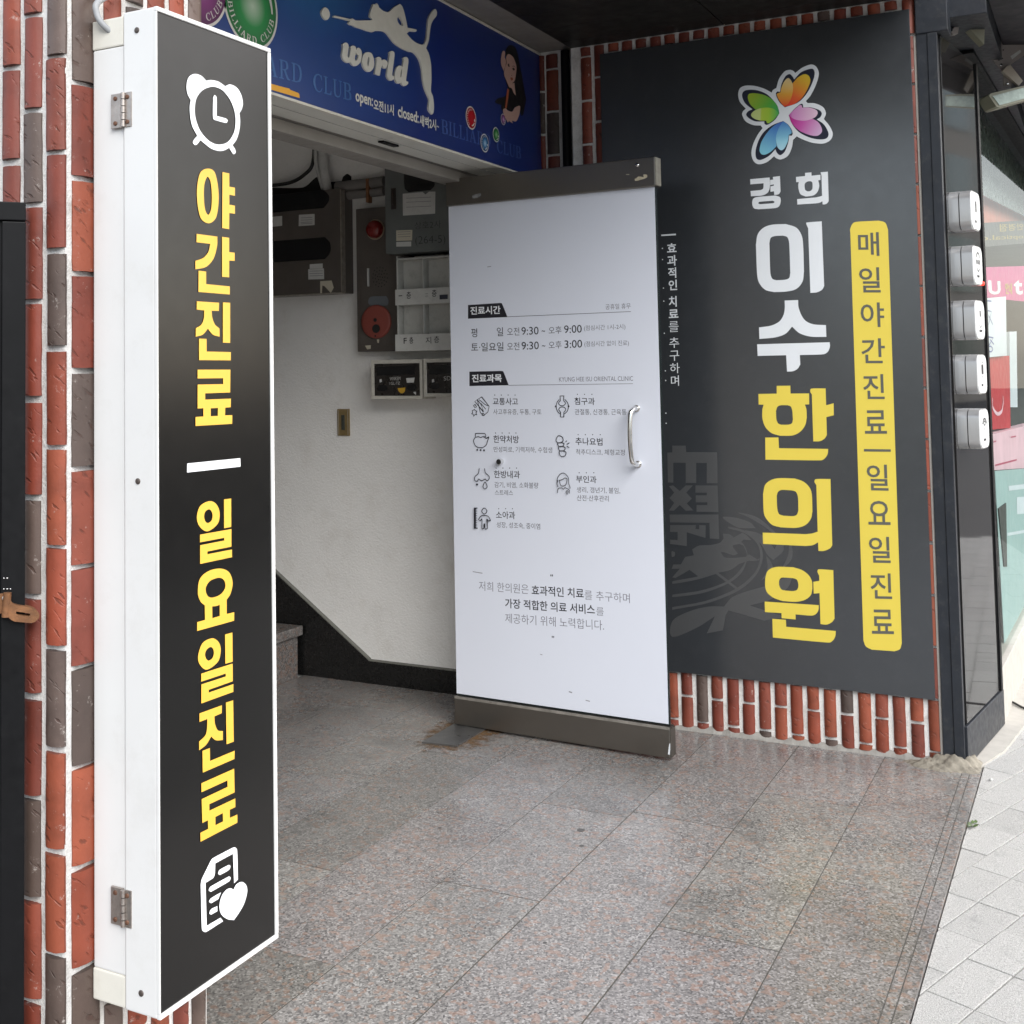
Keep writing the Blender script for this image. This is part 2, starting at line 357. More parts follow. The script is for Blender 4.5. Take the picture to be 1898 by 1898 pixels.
class VY:
    """flat lettering on one plane, gathered into one mesh"""
    def __init__(s, pl, d=.0012, each=False): s.pl = pl; s.m = MB(); s.d = d; s.k = 0; s.each = each; s.done = []
    def new(s):
        if s.m.bm.verts: s.done.append(s.m); s.m = MB()
        return s
    def raw(s, vs, fs, th=0.):
        s.k += 1; d = s.d + s.k*.00001
        P = [s.pl.P(v[0], v[1], d+th) for v in vs]
        fs2 = []
        for f in fs:
            a, b, c = P[f[0]], P[f[1]], P[f[2]]
            fs2.append(f if (b-a).cross(c-a).dot(s.pl.n) > 0 else f[::-1])
        s.m._add(P, fs2)
        if th:                                         # cut-out letters with side walls
            ed = {}
            for f in fs2:
                for i in range(len(f)):
                    e = (f[i], f[(i+1) % len(f)]); k = (min(e), max(e)); ed[k] = None if k in ed else e
            for e in ed.values():
                if e: s.m._add([P[e[0]], P[e[1]], P[e[1]]-s.pl.n*(th+d), P[e[0]]-s.pl.n*(th+d)], [[0, 3, 2, 1]])
    def path(s, sv, ox, oy, sc, th=0.):
        if s.each: s.new()
        for piece in sv.split('|'):
            subs = [smooth_poly([(*s.pl.uv(x, y), sm) for x, y, sm in sub]) for sub in parse(piece, ox, oy, sc)]
            s.raw(*fill2d(subs), th)
        return s
    def poly(s, pts): s.raw(*fill2d([[Vector(p) for p in pts]])); return s
    def stroke(s, sv, ox, oy, sc, w, closed=False):    # open or closed line of width w (photo zoom units)
        for piece in sv.split('|'):
            sub = parse(piece, ox, oy, sc)[0]
            P = [(*s.pl.uv(x, y), sm) for x, y, sm in sub]
            u0, v0 = s.pl.uv(ox, oy); u1, v1 = s.pl.uv(ox, oy+w/sc); hw = abs(v1-v0)/2
            cl = closed or piece.strip().endswith('.')
            if any(p[2] for p in P):
                D = smooth_poly(P)
                if not cl:
                    kk = 6 if (P[-1][2] or P[0][2]) else 1
                    D = D[:-kk+1] if kk > 1 else D
                P = D
            else: P = [Vector(p[:2]) for p in P]
            n = len(P)
            if n < 2: continue
            L, Rr = [], []
            for i in range(n):
                a = P[i-1] if (i or cl) else P[i]; b = P[(i+1) % n] if (i < n-1 or cl) else P[i]
                t = Vector((b[0]-a[0], b[1]-a[1])); t = t.normalized() if t.length > 1e-9 else Vector((1, 0)); q = Vector((-t.y, t.x))*hw
                if 0 < i < n-1 or cl:
                    t1 = (Vector(P[i][:2])-Vector(a[:2])).normalized(); cs = max(.5, t1.dot(t)); q = q/cs
                L.append(Vector(P[i][:2])+q); Rr.append(Vector(P[i][:2])-q)
            for i in range(n if cl else n-1):
                j = (i+1) % n; s.raw([L[i], L[j], Rr[j], Rr[i]], [[0, 1, 2], [0, 2, 3]])
        return s
    def text(s, tx, xl, yl, xr, yr, h, ox=0, oy=0, sc=1, bold=0., th=0., mirror_=False, fit=True):
        if s.each: s.new()
        cu = bpy.data.curves.new('tmp', 'FONT'); cu.body = tx; cu.offset = bold; cu.resolution_u = 3
        vs, fs = curve_tris(cu)
        if not vs: return s
        x0, x1 = min(v[0] for v in vs), max(v[0] for v in vs); y0, y1 = min(v[1] for v in vs), max(v[1] for v in vs)
        ua, va = s.pl.uv(ox+xl/sc, oy+yl/sc); ub, vb = s.pl.uv(ox+xr/sc, oy+yr/sc); vt = s.pl.uv(ox+xl/sc, oy+(yl-h)/sc)[1]
        H = vt-va
        def tf(v):
            f = (v[0]-x0)/(x1-x0); f = 1-f if mirror_ else f
            return (ua+(ub-ua)*f, va+(vb-va)*f+H*(v[1]-y0)/(y1-y0))
        s.raw([tf(v) for v in vs], fs, th); return s
    def dots(s, L, ox, oy, sc, r):
        for x, y in L:
            u, v = s.pl.uv(ox+x/sc, oy+y/sc); q = abs(s.pl.uv(ox+x/sc, oy+(y+r)/sc)[1]-v)
            s.raw([(u+q*math.cos(2*math.pi*i/12), v+q*math.sin(2*math.pi*i/12)) for i in range(12)], [list(range(12))])
        return s
    def circle(s, u, v, r, r0=0., n=48):
        c = lambda q: [Vector((u+q*math.cos(2*math.pi*i/n), v+q*math.sin(2*math.pi*i/n))) for i in range(n)]
        s.raw(*fill2d([c(r)] + ([c(r0)] if r0 else []))); return s
    def build(s, name, m, parent):
        for q in s.done: q.build(name, m, parent, fixn=False)
        return s.m.build(name, m, parent, fixn=False)

# ------------------------------------------------------------------ bricks set on end
RED = [(.28, .062, .032), (.24, .052, .031), (.31, .076, .038), (.215, .052, .034), (.26, .064, .038)]
DRK = [(.115, .080, .066), (.135, .095, .080), (.095, .068, .058)]
def bricks(mb, pl, cols, z0, z1, ph, seqs=None, bl=.166, pitch=.178, depth=.011, seed=1, tone=1., skip=None, dark=.2):
    """cols: (u0, u1) of each column of bricks; ph: joint height of each column; two material slots: mortar 0, brick 1"""
    rnd = random.Random(seed)
    for ci, (ua, ub) in enumerate(cols):
        k = 0; z = ph[ci]
        while z - pitch > z0: z -= pitch; k -= 1
        if z > z0: z -= pitch; k -= 1
        while z < z1:
            za = z + (pitch-bl)/2 + rnd.uniform(-.002, .002); zb = z + pitch - (pitch-bl)/2 + rnd.uniform(-.002, .002)
            ca, cb = max(za, z0), min(zb, z1)
            if cb-ca > .012 and not (skip and skip(ci, ca, cb)):
                isd = rnd.random() < dark
                if seqs and ci in seqs and k in seqs[ci]: isd = seqs[ci][k] == 'b'
                c = rnd.choice(DRK if isd else RED); f = rnd.uniform(.84, 1.14)*tone; c = tuple(q*f for q in c)
                nu, nv = 8, 8; vs = []; sh = rnd.uniform(-.0012, .0012); w0 = rnd.uniform(-.001, .001); w1 = rnd.uniform(-.001, .001); tl = rnd.uniform(-.0015, .0015); bump_ = [rnd.uniform(-.0005, .0005) for _ in range(nv+1)]
                for j in range(nv+1):
                    fv = j/nv
                    for i in range(nu+1):
                        fu = i/nu; u = (ua+w0)+(ub-ua+w1-w0)*fu+sh+tl*(fv-.5) + (rnd.uniform(-.0007, .0007) if i in (0, nu) else 0)
                        e = 1-abs(2*fu-1)**2.6; d = .0012 + depth*(.12+.88*e) + bump_[j]*.6
                        v = ca+(cb-ca)*fv + rnd.uniform(-.0005, .0005)
                        vs.append(pl.P(u, v, d+(rnd.uniform(-.00025, .00025) if 0 < i < nu else 0)))
                W_ = nu+1
                mb._add(vs, [[j*W_+i, j*W_+i+1, (j+1)*W_+i+1, (j+1)*W_+i] for j in range(nv) for i in range(nu)], 1, True, c)
                ring = [i for i in range(W_)]+[j*W_+nu for j in range(1, nv+1)]+[nv*W_+i for i in range(nu-1, -1, -1)]+[j*W_ for j in range(nv-1, 0, -1)]
                rv = [vs[i] for i in ring]; kk = len(rv); lo_ = [q-pl.n*((q-pl.o).dot(pl.n)+.002) for q in rv]
                mb._add(rv+lo_, [[i, (i+1) % kk, kk+(i+1) % kk, kk+i] for i in range(kk)], 1, False, tuple(q*.8 for q in c))
            z += pitch; k += 1
    return mb

# ================================================================== ground
m = MB()
rows = [.405, .712, 1.005, 1.318, 1.603, 1.90, 2.20, 2.50, 2.80, 3.215]
cuts = [[1.2, 2.32, 3.449], [1.75, 2.986, 4.05], [1.2, 2.305, 3.70], [1.9, 2.98, 3.648], [2.45, 3.42, 4.2], [2.9, 3.95], [2.5, 3.55, 4.34], [3.1, 4.36], [2.7, 3.75]]
rg = random.Random(3)
for r in range(9):
    xs = [(-1.2 if rows[r+1] < 1.61 else 2.05)] + cuts[r] + [4.618 if r < 5 else 4.70]
    for a, b in zip(xs, xs[1:]):
        if b <= xs[0]: continue
        a = max(a, xs[0]); t = rg.uniform(.84, 1.08); c = (t, t*rg.uniform(.985, 1.01), t*rg.uniform(.97, 1.01)); g = rg.choice((.0010, .0016, .0022))
        if r == 0:                                      # two fine grooves cut along the outer edge
            for ya, yb, za in ((.405, .4345, 0), (.4345, .4375, -.0035), (.4375, .4585, 0), (.4585, .4615, -.0035), (.4615, .712-g, 0)):
                m.box(a+g, b-g, ya, yb, -.05, za, 0, 0, None, c if za == 0 else (c[0]*.62,)*3)
        else: m.box(a+g, b-g, rows[r]+g, rows[r+1]-g, -.05, rg.uniform(-.0003, .0003), 0, 0, None, c, 1)
floor_o = struct(m.build('porch_floor', granite), 'grey and pink speckled granite porch floor')
m = MB(); m.box(-1.2, 4.70, .42, 3.215, -.06, -.0009); struct(m.build('floor_grout', grout_m), 'grey grout between the granite slabs')

m = MB(); rg = random.Random(5); a = R(-17.5); E1 = Vector((math.cos(a), math.sin(a), 0)); E2 = Vector((-math.sin(a), math.cos(a), 0))
zp = lambda p: -.010 - .045*max(0, .405-p[1]) if p[1] < .405 else -.010
for k in range(-32, 16):
    for j in range(-26, 62):
        s0 = 3.042+.2145*j+(.107 if k % 4 in (2, 3) else 0); n0 = 1.269+.1048*k; g = .0016
        P = [E1*x+E2*y for x, y in ((s0+g, n0+g), (s0+.2145-g, n0+g), (s0+.2145-g, n0+.1048-g), (s0+g, n0+.1048-g))]
        if min(p.y for p in P) > .6 or max(p.y for p in P) < -2.6 or max(p.x for p in P) < 0 or min(p.x for p in P) > 11: continue
        t = rg.uniform(.93, 1.05); dz = rg.uniform(-.0016, .0016); b = bmesh.new()
        tp = [b.verts.new((p.x, p.y, zp(p)+dz)) for p in P]; bt = [b.verts.new((p.x, p.y, zp(p)-.06)) for p in P]
        b.faces.new(tp)
        for i in range(4): b.faces.new((tp[i], bt[i], bt[(i+1) % 4], tp[(i+1) % 4]))
        bmesh.ops.bevel(b, geom=[e for e in b.edges if all(v in tp for v in e.verts)], offset=.0012, segments=1, affect='EDGES')
        bmesh.ops.bisect_plane(b, geom=b.verts[:]+b.edges[:]+b.faces[:], plane_co=(0, .402, 0), plane_no=(0, 1, 0), clear_outer=True)
        if b.faces: m._merge(b, 0, None, (t, t, t*.995))
        else: b.free()
struct(m.build('pavement', paver_m), 'pale grey rectangular paving blocks beside the porch')
m = MB(); m._add([(0, .403, -.022), (11, .403, -.022), (11, -2.6, -.156), (0, -2.6, -.156)], [[0, 1, 2, 3]]); struct(m.build('pavement_bedding', joint_m), 'sandy joints under the paving blocks')
m = MB(); m._add([(-60, -2.6, -.20), (80, -2.6, -.20), (80, -120, -.20), (-60, -120, -.20)], [[0, 1, 2, 3]])
m._add([(-60, -2.6, -.20), (-60, .4, -.07), (0, .4, -.07), (0, -2.6, -.20)], [[0, 1, 2, 3]])
m._add([(11, -2.6, -.20), (11, .4, -.07), (80, .4, -.07), (80, -2.6, -.20)], [[0, 1, 2, 3]])
struct(m.build('road', asphalt), 'asphalt road along the pavement')
m = MB()                                                # cement apron between shop base and paving
top = [(4.53, .42), (4.66, .412), (4.88, .352), (5.3, .30), (8.5, .24), (8.5, .55), (4.53, .55)]
m._add([(x, y, -.004) for x, y in top]+[(x, y, -.05) for x, y in top], [list(range(7))]+[[i, (i+1) % 7, 7+(i+1) % 7, 7+i] for i in range(7)])
struct(m.build('cement_apron', stone), 'smooth beige cement strip at the foot of the shop front')

m = MB()
for x, y, r_ in ((1077, 1539, .012), (1078, 1568, .007), (630, 1672, .007), (815, 1535, .006), (1010, 1748, .005), (1390, 1600, .006), (742, 1478, .005)):
    d_ = ray(x, y); q = EYE+d_*(-CH/d_.z); m._add([(q.x+r_*math.cos(i*.524)*(1+.25*math.sin(3*i)), q.y+r_*math.sin(i*.524), .0012) for i in range(12)], [list(range(12))])
struct(m.build('gum_spots', mat('gum_dark', (.10, .098, .098), .7, var=.2)), 'dark gum spots trodden into the granite')
# ================================================================== brick walls
WC = PL((4.62, 1.83, 0), (0, -1, 0), (-1, 0, 0))
m = MB(); m.box(4.62, 4.90, .526, 1.83, -.05, 2.80)
cols = [(1.83-(1.3879-.0581*k)-.0503, 1.83-(1.3879-.0581*k)-.0078) for k in range(-7, 16)]
cols = [c for c in cols if c[0] > -.005 and c[1] < 1.31]
phs = [.128 if i % 2 == 0 else .036 for i in range(len(cols))]
k1 = [i for i, c in enumerate(cols) if abs(1.83-c[0]-.05-1.388) < .03]
bricks(m, WC, cols, .012, 2.665, phs, seed=17, dark=.10, tone=.9, pitch=.1785, bl=.168)
wall_c = tag(m.build('brick_wall', [mortar, brick_m]), 'red brick wall of upright bricks behind the large dark sign board', 'wall')
m = MB()                                                # cement fillet at the wall foot
rg = random.Random(8); prev = None
for i in range(41):
    y = 1.83-.032*i; h = .020+rg.uniform(-.007, .009); w = .016+rg.uniform(-.004, .006)
    cur = [(4.622, y, h), (4.618-w*.55, y, h*.62), (4.618-w, y, .0005)]
    if prev: m._add(prev+cur, [[0, 1, 4, 3], [1, 2, 5, 4]], 0, True)
    prev = cur
m.build('cement_fillet', fillet_m, wall_c)
ORG[wall_c] = wall_c.location.copy()

m = MB(); m.box(4.70, 4.90, 1.831, 2.19, -.05, 2.80)
WJ = PL((4.70, 2.2, 0), (0, -1, 0), (-1, 0, 0)); U = lambda x: INT.uv(x, 200)[0]
bricks(m, WJ, [(U(1014), U(1035.5)), (U(1000), U(1010.5))], .0, 2.68, [2.437+.09-.09, 2.437-.089], seed=21, pitch=.179, bl=.168, tone=.85, depth=.009, seqs={0: {-1: 'b', 0: 'r', -2: 'r'}, 1: {0: 'b', -1: 'r'}})
tag(m.build('brick_jamb', [mortar, brick_m]), 'narrow strip of upright bricks between blue header sign and drain pipe', 'wall')
m = MB(); m.tube([(4.672, 1.876, 0), (4.672, 1.876, 2.68)], .019, 14); tag(m.build('drain_pipe', black_metal), 'thin black vertical pipe in the corner beside the blue header sign', 'pipe')

WP = PL((1.65, 1.6545, 0), (1, 0, 0), (0, -1, 0)); WN = PL((1.65, 1.645, 0), (0, -1, 0), (-1, 0, 0))
m = MB(); m.box(1.65, 2.046, 1.6545, 2.25, -.12, 3.2); m.box(1.65, 1.80, 2.25, 7, -.12, 3.2)
jx = [1.742, 1.804, 1.869, 1.934, 1.993, 2.049]
pc = [(.017, .086)] + [(a-1.65+.0075, b-1.65-.0075) for a, b in zip(jx, jx[1:])]
pz = [1.919, 1.83, 1.925, 1.84, 1.92, 1.835]
bricks(m, WP, pc, .02, 3.2, pz, seed=31, pitch=.1795, bl=.169, seqs={0: {0: 'b', -1: 'r', -2: 'r', -3: 'r', -4: 'b', -5: 'r', -6: 'r', -7: 'b', -8: 'r', -9: 'r', -10: 'b', 1: 'b'}, 1: {-9: 'b', -10: 'b', -8: 'b', 1: 'r', 0: 'r'}, 2: {-9: 'r', -10: 'r', 1: 'b'}, 3: {-9: 'r', -10: 'r', 0: 'r'}, 4: {-9: 'r', -10: 'r', 0: 'b'}, 5: {-9: 'b', -10: 'b', 0: 'b', 1: 'b'}})
nc = [(-.0535, -.0075), (-.1120, -.0665), (-.1700, -.1245), (-.2270, -.1830)] + [(-.285-.058*i, -.241-.058*i) for i in range(8)]
zb = WN.uv(63, 31)[1]; za_ = WN.uv(22, 129)[1]
bricks(m, WN, nc, .02, 3.2, [1.965, zb, za_, zb] + [za_, zb]*4, seed=41, pitch=.1805, bl=.169, dark=.15, seqs={0: {0: 'b', -1: 'r', -2: 'r', -3: 'b', -4: 'r', -5: 'r', -6: 'r', -7: 'b', -8: 'r', -9: 'r', -10: 'b', 1: 'r'}, 1: {0: 'r', -1: 'r', -2: 'b', -3: 'r', -4: 'r', -5: 'r', -6: 'b', -7: 'r', -8: 'r', -9: 'b', -10: 'r'}, 2: {0: 'r', -1: 'r', -2: 'r'}})
tag(m.build('brick_pillar', [mortar, brick_m]), 'red and brown brick pillar carrying the tall vertical sign box', 'pillar')

# ================================================================== building round the porch
m = MB()
y = 1.83
for i in range(14):                                     # dark soffit boards running into the building
    x0 = 2.05+.205*i; m.box(x0, x0+.2035, .50, 1.20, 2.672, 2.70, .0015); m.box(x0, x0+.2035, 1.204, 1.83, 2.672, 2.70, .0015)
m.box(2.05, 4.92, .50, 1.83, 2.69, 2.72)
struct(m.build('ceiling', soffit_m), 'black boarded soffit over the porch')
m = MB(); m.box(2.05, 4.70, 1.90, 2.0, 2.695, 2.80); m.box(2.05, 4.70, 1.831, 1.90, 2.688, 2.80)
tag(m.build('steel_beam', brown_metal), 'dark brown beam between the blue header sign and the black soffit', 'beam')
m = MB(); m.box(2.05, 9.5, .52, 8, 2.81, 10); m.box(1.66, 2.05, 1.66, 8, 3.21, 10)
tag(m.build('upper_storey', mat('storey_render', (.30, .20, .16), .9)), 'upper floors of the brick building above the porch', 'building')
m = MB(); m.box(4.70, 4.90, 2.191, 7, -.05, 2.80)
wall_i = m.build('stairwell_wall', plaster); tag(wall_i, 'rough white plaster wall of the stairwell with meters and pipes on it', 'wall')
m = MB(); sk = [(2.19, 0), (2.19, .097), (2.867, .100), (6.8, 2.85), (6.8, 2.2), (3.9, 0)]
m.prism([(4.70, a_, b_) for a_, b_ in sk], (-1, 0, 0), .02); m.build('skirting', skirt_black, wall_i)
m = MB(); pr_ = None
for i in range(60):                                     # pale dust line on the skirting top
    pass
m.box(4.676, 4.702, 2.19, 2.867, .0985, .1025); m.prism([(4.70, 2.867, .1005), (4.70, 6.8, 2.8505), (4.70, 6.8, 2.856), (4.70, 2.867, .106)], (-1, 0, 0), .023)
m.build('skirting_edge', mat('skirting_edge_paint', (.16, .16, .14), .8), wall_i)
m = MB(); m.box(2.046, 2.06, 2.26, 7, -.05, 2.80); m.box(2.06, 4.70, 6.9, 7, -.05, 2.80)
tag(m.build('stairwell_wall', plaster), 'dim inner wall at the back of the stairwell', 'wall')
m = MB(); m.box(2.06, 4.70, 2.27, 6.9, 2.72, 2.80); struct(m.build('ceiling', plaster), 'stairwell ceiling')
st = thing('staircase', 'granite staircase rising inside the doorway behind the vertical sign', 'stairs', (3.3, 3.23, 0))
for i in range(9):
    y0 = 3.23+.285*i; z0 = .175*i
    m = MB(); m.box(2.06, 4.655, y0, y0+.30, z0-.02, z0+.183, 0, 0, None, (.72, .68, .66)); m.box(2.06, 4.668, y0-.022, y0+.30, z0+.1835, z0+.225, .004, 0, None, (.80, .77, .75))
    m.build('step', granite, st)

# ================================================================== header: club sign over the doorway
hd = thing('header_sign', 'blue billiard club sign with cue player silhouette over the doorway', 'sign', (3.4, 2.08, 2.152))
m = MB(); m.box(2.05, 4.70, 2.004, 2.16, 2.1535, 2.688, .002); m.build('sign_box', alu, hd)
def blue_mat():
    m_ = bpy.data.materials.new('print_blue'); m_.use_nodes = True; t = m_.node_tree; p = t.nodes['Principled BSDF']
    tc = N(t, 'ShaderNodeTexCoord'); vec = tc.outputs['Object']
    d = N(t, 'ShaderNodeVectorMath', operation='DISTANCE'); d.inputs[1].default_value = (-.45, -.08, .62)
    t.links.new(vec, d.inputs[0])
    c = ramp(t, d.outputs['Value'], [(.12, (.022, .16, .36)), (.42, (.012, .055, .22)), (.9, (.008, .022, .15)), (1.0, (.010, .026, .15))])
    n = N(t, 'ShaderNodeTexNoise', Scale=7., Detail=7.); t.links.new(vec, n.inputs['Vector'])
    c = mixc(t, ramp(t, n.outputs[0], [(.5, 0.), (.8, .25)]), c, (.03, .05, .12))
    t.links.new(c, p.inputs['Base Color']); p.inputs['Roughness'].default_value = .32
    return m_
m = MB(); m.box(2.05, 4.698, 2.0, 2.0035, 2.156, 2.686); m.build('face_panel', blue_mat(), hd)
m = MB(); m.box(2.05, 4.70, 1.994, 2.006, 2.150, 2.158, .0015); m.box(2.05, 4.70, 1.994, 2.006, 2.683, 2.691, .0015); m.box(4.693, 4.70, 1.9955, 2.006, 2.158, 2.683, .0012)
m.build('frame', mat('frame_cream', (.60, .57, .50), .4, var=.06, dirt=.25, vs=20), hd)
m = MB(); m.box(2.05, 4.66, 2.0785, 2.080, 2.1525, 2.154); m.build('soffit_joint', mat('seam_dark', (.24, .24, .22), .7), hd)
BG = PL((2.05, 2.152, 2.15), (1, 0, 0), (0, -1, 0))
m = MB(); q = (3.60, 2.10); m.box(q[0]-.05, q[0]+.055, q[1]-.010, q[1]+.012, 2.147, 2.1535, .001); m.box(q[0]-.06, q[0]-.01, q[1]-.002, q[1]+.004, 2.1455, 2.149); m.build('latch_catch', black_metal, hd)
pb = mat('print_cream', (.60, .585, .53), .5, var=.05, dirt=.12, vs=30, dirtcol=(.3, .28, .22))
# cue player and ball: raised cut-out letters
v = VY(BILL, .0)
v.path("865,62 890,72 915,52 *935,80 945,112 *1010,165 *1075,182 *1110,165 *1180,105 1255,62 *1285,95 *1310,160 *1335,260 1365,410 1495,435 1500,455 *1480,470 1395,462 1352,495 *1430,585 *1510,640 *1590,658 *1625,625 *1650,540 *1668,300 *1700,215 *1765,135 *1795,175 *1790,235 *1740,300 *1705,390 *1680,580 *1660,650 1637,708 *1680,800 *1710,960 *1715,1180 *1708,1340 *1738,1420 *1752,1560 *1745,1650 1725,1682 *1690,1640 *1672,1590 *1685,1480 1680,1440 *1620,1300 *1590,1160 *1575,1000 *1530,860 *1455,775 1390,762 *1270,705 *1180,640 *1110,555 *1060,490 *1000,460 895,455 850,475 760,455 715,435 660,418 *600,400 560,375 525,370 495,345 520,312 285,255 280,235 300,232 540,288 555,272 *610,305 850,300 845,275 *815,250 *815,210 *835,140"
       " / *1220,262 *1245,255 *1290,320 1298,385 *1250,365 *1218,310", 580, 0, 7.908, .006)
v.path("*150,112 *205,150 *224,235 *180,298 *130,262 *103,180", 580, 0, 7.908, .006)
v.build('cue_player', pb, hd)
v = VY(BILL, .0)
v.path("155,285 *225,245 *285,290 *290,400 *270,560 *295,598 *320,560 *345,380 330,355 *390,318 *455,345 *470,430 *440,620 *465,668 *500,640 *525,560 520,535 *480,500 *470,440 *500,375 *545,375 *595,440 *600,560 *560,720 *455,798 *385,770 340,705 *270,722 *180,660 *140,560 *150,450 165,340", 620, 60, 12.653, .006)
v.path("*740,470 *840,510 *895,680 *880,830 *790,930 *690,890 *625,760 *615,640 *650,520 / *770,570 *745,620 *732,740 *745,810 *768,760 *782,640", 620, 60, 12.653, .006)
v.path("942,610 *1000,580 *1055,610 *1070,665 *1130,640 *1190,680 *1210,750 *1165,852 *1110,830 1085,765 *1060,830 1025,1020 910,980 *940,800 955,650", 620, 60, 12.653, .006)
v.path("1248,480 *1310,440 *1365,480 *1370,570 *1320,960 *1325,1020 1365,1030 *1360,1090 *1290,1138 *1220,1090 *1195,1000 *1250,600 1258,500", 620, 60, 12.653, .006)
v.path("1575,610 *1640,580 *1690,625 *1695,720 *1645,1100 *1650,1150 1695,1160 *1690,1210 *1610,1265 *1550,1225 1530,1170 *1465,1208 *1400,1140 *1380,1000 *1420,840 *1490,785 1565,815 1590,650 / *1545,860 *1515,940 *1508,1040 *1525,1058 *1545,960", 620, 60, 12.653, .006)
v.build('raised_lettering', pb, hd)
v = VY(BILL, each=True)
k5 = (640, 150, 5.582)
v.text("open:", 104, 246, 283, 304, 124, *k5, bold=.022).text("오전11시", 290, 300, 499, 360, 116, *k5, bold=.026)
v.text("closed:", 542, 372, 756, 440, 120, *k5, bold=.022).text("새벽2시", 765, 462, 937, 514, 116, *k5, bold=.022).text("~", 942, 478, 965, 486, 18, *k5, bold=.02)
v.build('hours_lettering', pb, hd)
# serif capitals drawn as outlines in a unit box
SER = {'B': (.62, "0,0 .36,0 *.6,.07 *.62,.26 *.58,.45 .42,.52 *.56,.60 *.57,.82 *.50,.97 .34,1 0,1 0,.95 .09,.94 .09,.06 0,.05 / .21,.06 .34,.06 *.46,.12 *.48,.27 *.44,.44 .33,.49 .21,.49 / .21,.55 .31,.55 *.43,.61 *.44,.78 *.40,.92 .30,.94 .21,.94"),
       'I': (.30, "0,0 .30,0 .30,.05 .21,.06 .21,.94 .30,.95 .30,1 0,1 0,.95 .09,.94 .09,.06 0,.05"),
       'L': (.56, "0,0 .55,0 .56,.26 .52,.26 *.47,.09 .36,.06 .21,.06 .21,.94 .31,.95 .31,1 0,1 0,.95 .09,.94 .09,.06 0,.05"),
       'A': (.72, "0,0 .24,0 .24,.05 .16,.06 .215,.30 .44,.30 .50,.06 .42,.05 .42,0 .72,0 .72,.05 .65,.06 .40,1.02 .32,1.02 .09,.06 0,.05 / .23,.36 .42,.36 .33,.76"),
       'R': (.70, "0,0 .30,0 .30,.05 .21,.06 .21,.47 .30,.47 *.42,.20 *.52,.03 .70,0 .70,.05 *.60,.12 *.44,.49 *.57,.60 *.58,.82 *.50,.97 .34,1 0,1 0,.95 .09,.94 .09,.06 0,.05 / .21,.53 .31,.53 *.44,.60 *.45,.78 *.40,.92 .30,.94 .21,.94"),
       'D': (.68, "0,0 .32,0 *.58,.12 *.68,.50 *.58,.88 .32,1 0,1 0,.95 .09,.94 .09,.06 0,.05 / .21,.06 .31,.06 *.46,.17 *.54,.50 *.46,.83 .31,.94 .21,.94"),
       'C': (.66, "*.38,-.02 *.56,.05 .66,.24 .61,.26 *.53,.11 *.40,.04 *.23,.16 *.15,.50 *.23,.84 *.39,.96 *.52,.89 .59,.70 .63,.70 .62,1 .57,.96 *.38,1.02 *.12,.88 *.0,.50 *.12,.12"),
       'U': (.70, "0,1 0,.95 .09,.94 .09,.28 *.17,.04 *.35,-.02 *.53,.05 .61,.28 .61,.94 .70,.95 .70,1 .46,1 .46,.95 .55,.94 .55,.28 *.49,.11 *.37,.06 *.26,.11 .21,.28 .21,.94 .30,.95 .30,1")}
def serif(v, s, place, gap=.10):
    w = sum((SER[c][0] if c != ' ' else .45)+gap for c in s)-gap; x = 0
    for c in s:
        if c == ' ': x += .45+gap; continue
        for piece in SER[c][1].split('|'):
            subs = []
            for sub in parse(piece, 0, 0, 1):
                q = [place((x+a)/w, b, w) for a, b, sm in sub]; subs.append(smooth_poly([(q[i][0], q[i][1], sub[i][2]) for i in range(len(sub))]))
            v.raw(*fill2d(subs))
        x += SER[c][0]+gap
    return v
def fitbox(pl, xl, yl, xr, yr, h, ox, oy, sc):
    a, b = pl.uv(ox+xl/sc, oy+yl/sc), pl.uv(ox+xr/sc, oy+yr/sc); H = pl.uv(ox+xl/sc, oy+(yl-h)/sc)[1]-a[1]
    return lambda f, g, w: (a[0]+(b[0]-a[0])*f, a[1]+(b[1]-a[1])*f+H*g)
v = VY(BILL)
serif(v, 'CLUB', fitbox(BILL, 0, 1325, 558, 1480, 258, 580, 0, 7.908))
serif(v, 'ARD', fitbox(BILL, 235, 830, 938, 1003, 378, 470, 60, 10.544))
v.build('faded_capitals', mat('print_pale_blue', (.040, .125, .33), .4), hd)
v = VY(BILL)
serif(v, 'BILLIARD', fitbox(BILL, 992, 540, 1500, 695, 146, *k5)); serif(v, 'CLUB', fitbox(BILL, 1565, 737, 1815, 810, 130, *k5))
v.build('faded_capitals', mat('print_dusk_blue', (.050, .095, .30), .4), hd)
v = VY(BILL, .0016); v.path("300,995 *480,1045 610,1080 *690,1100 710,1125 *800,1160 *880,1200 890,1285 300,1110", 470, 60, 10.544); v.build('orange_tape', mat('print_orange', (.74, .36, .03), .5, var=.05), hd)
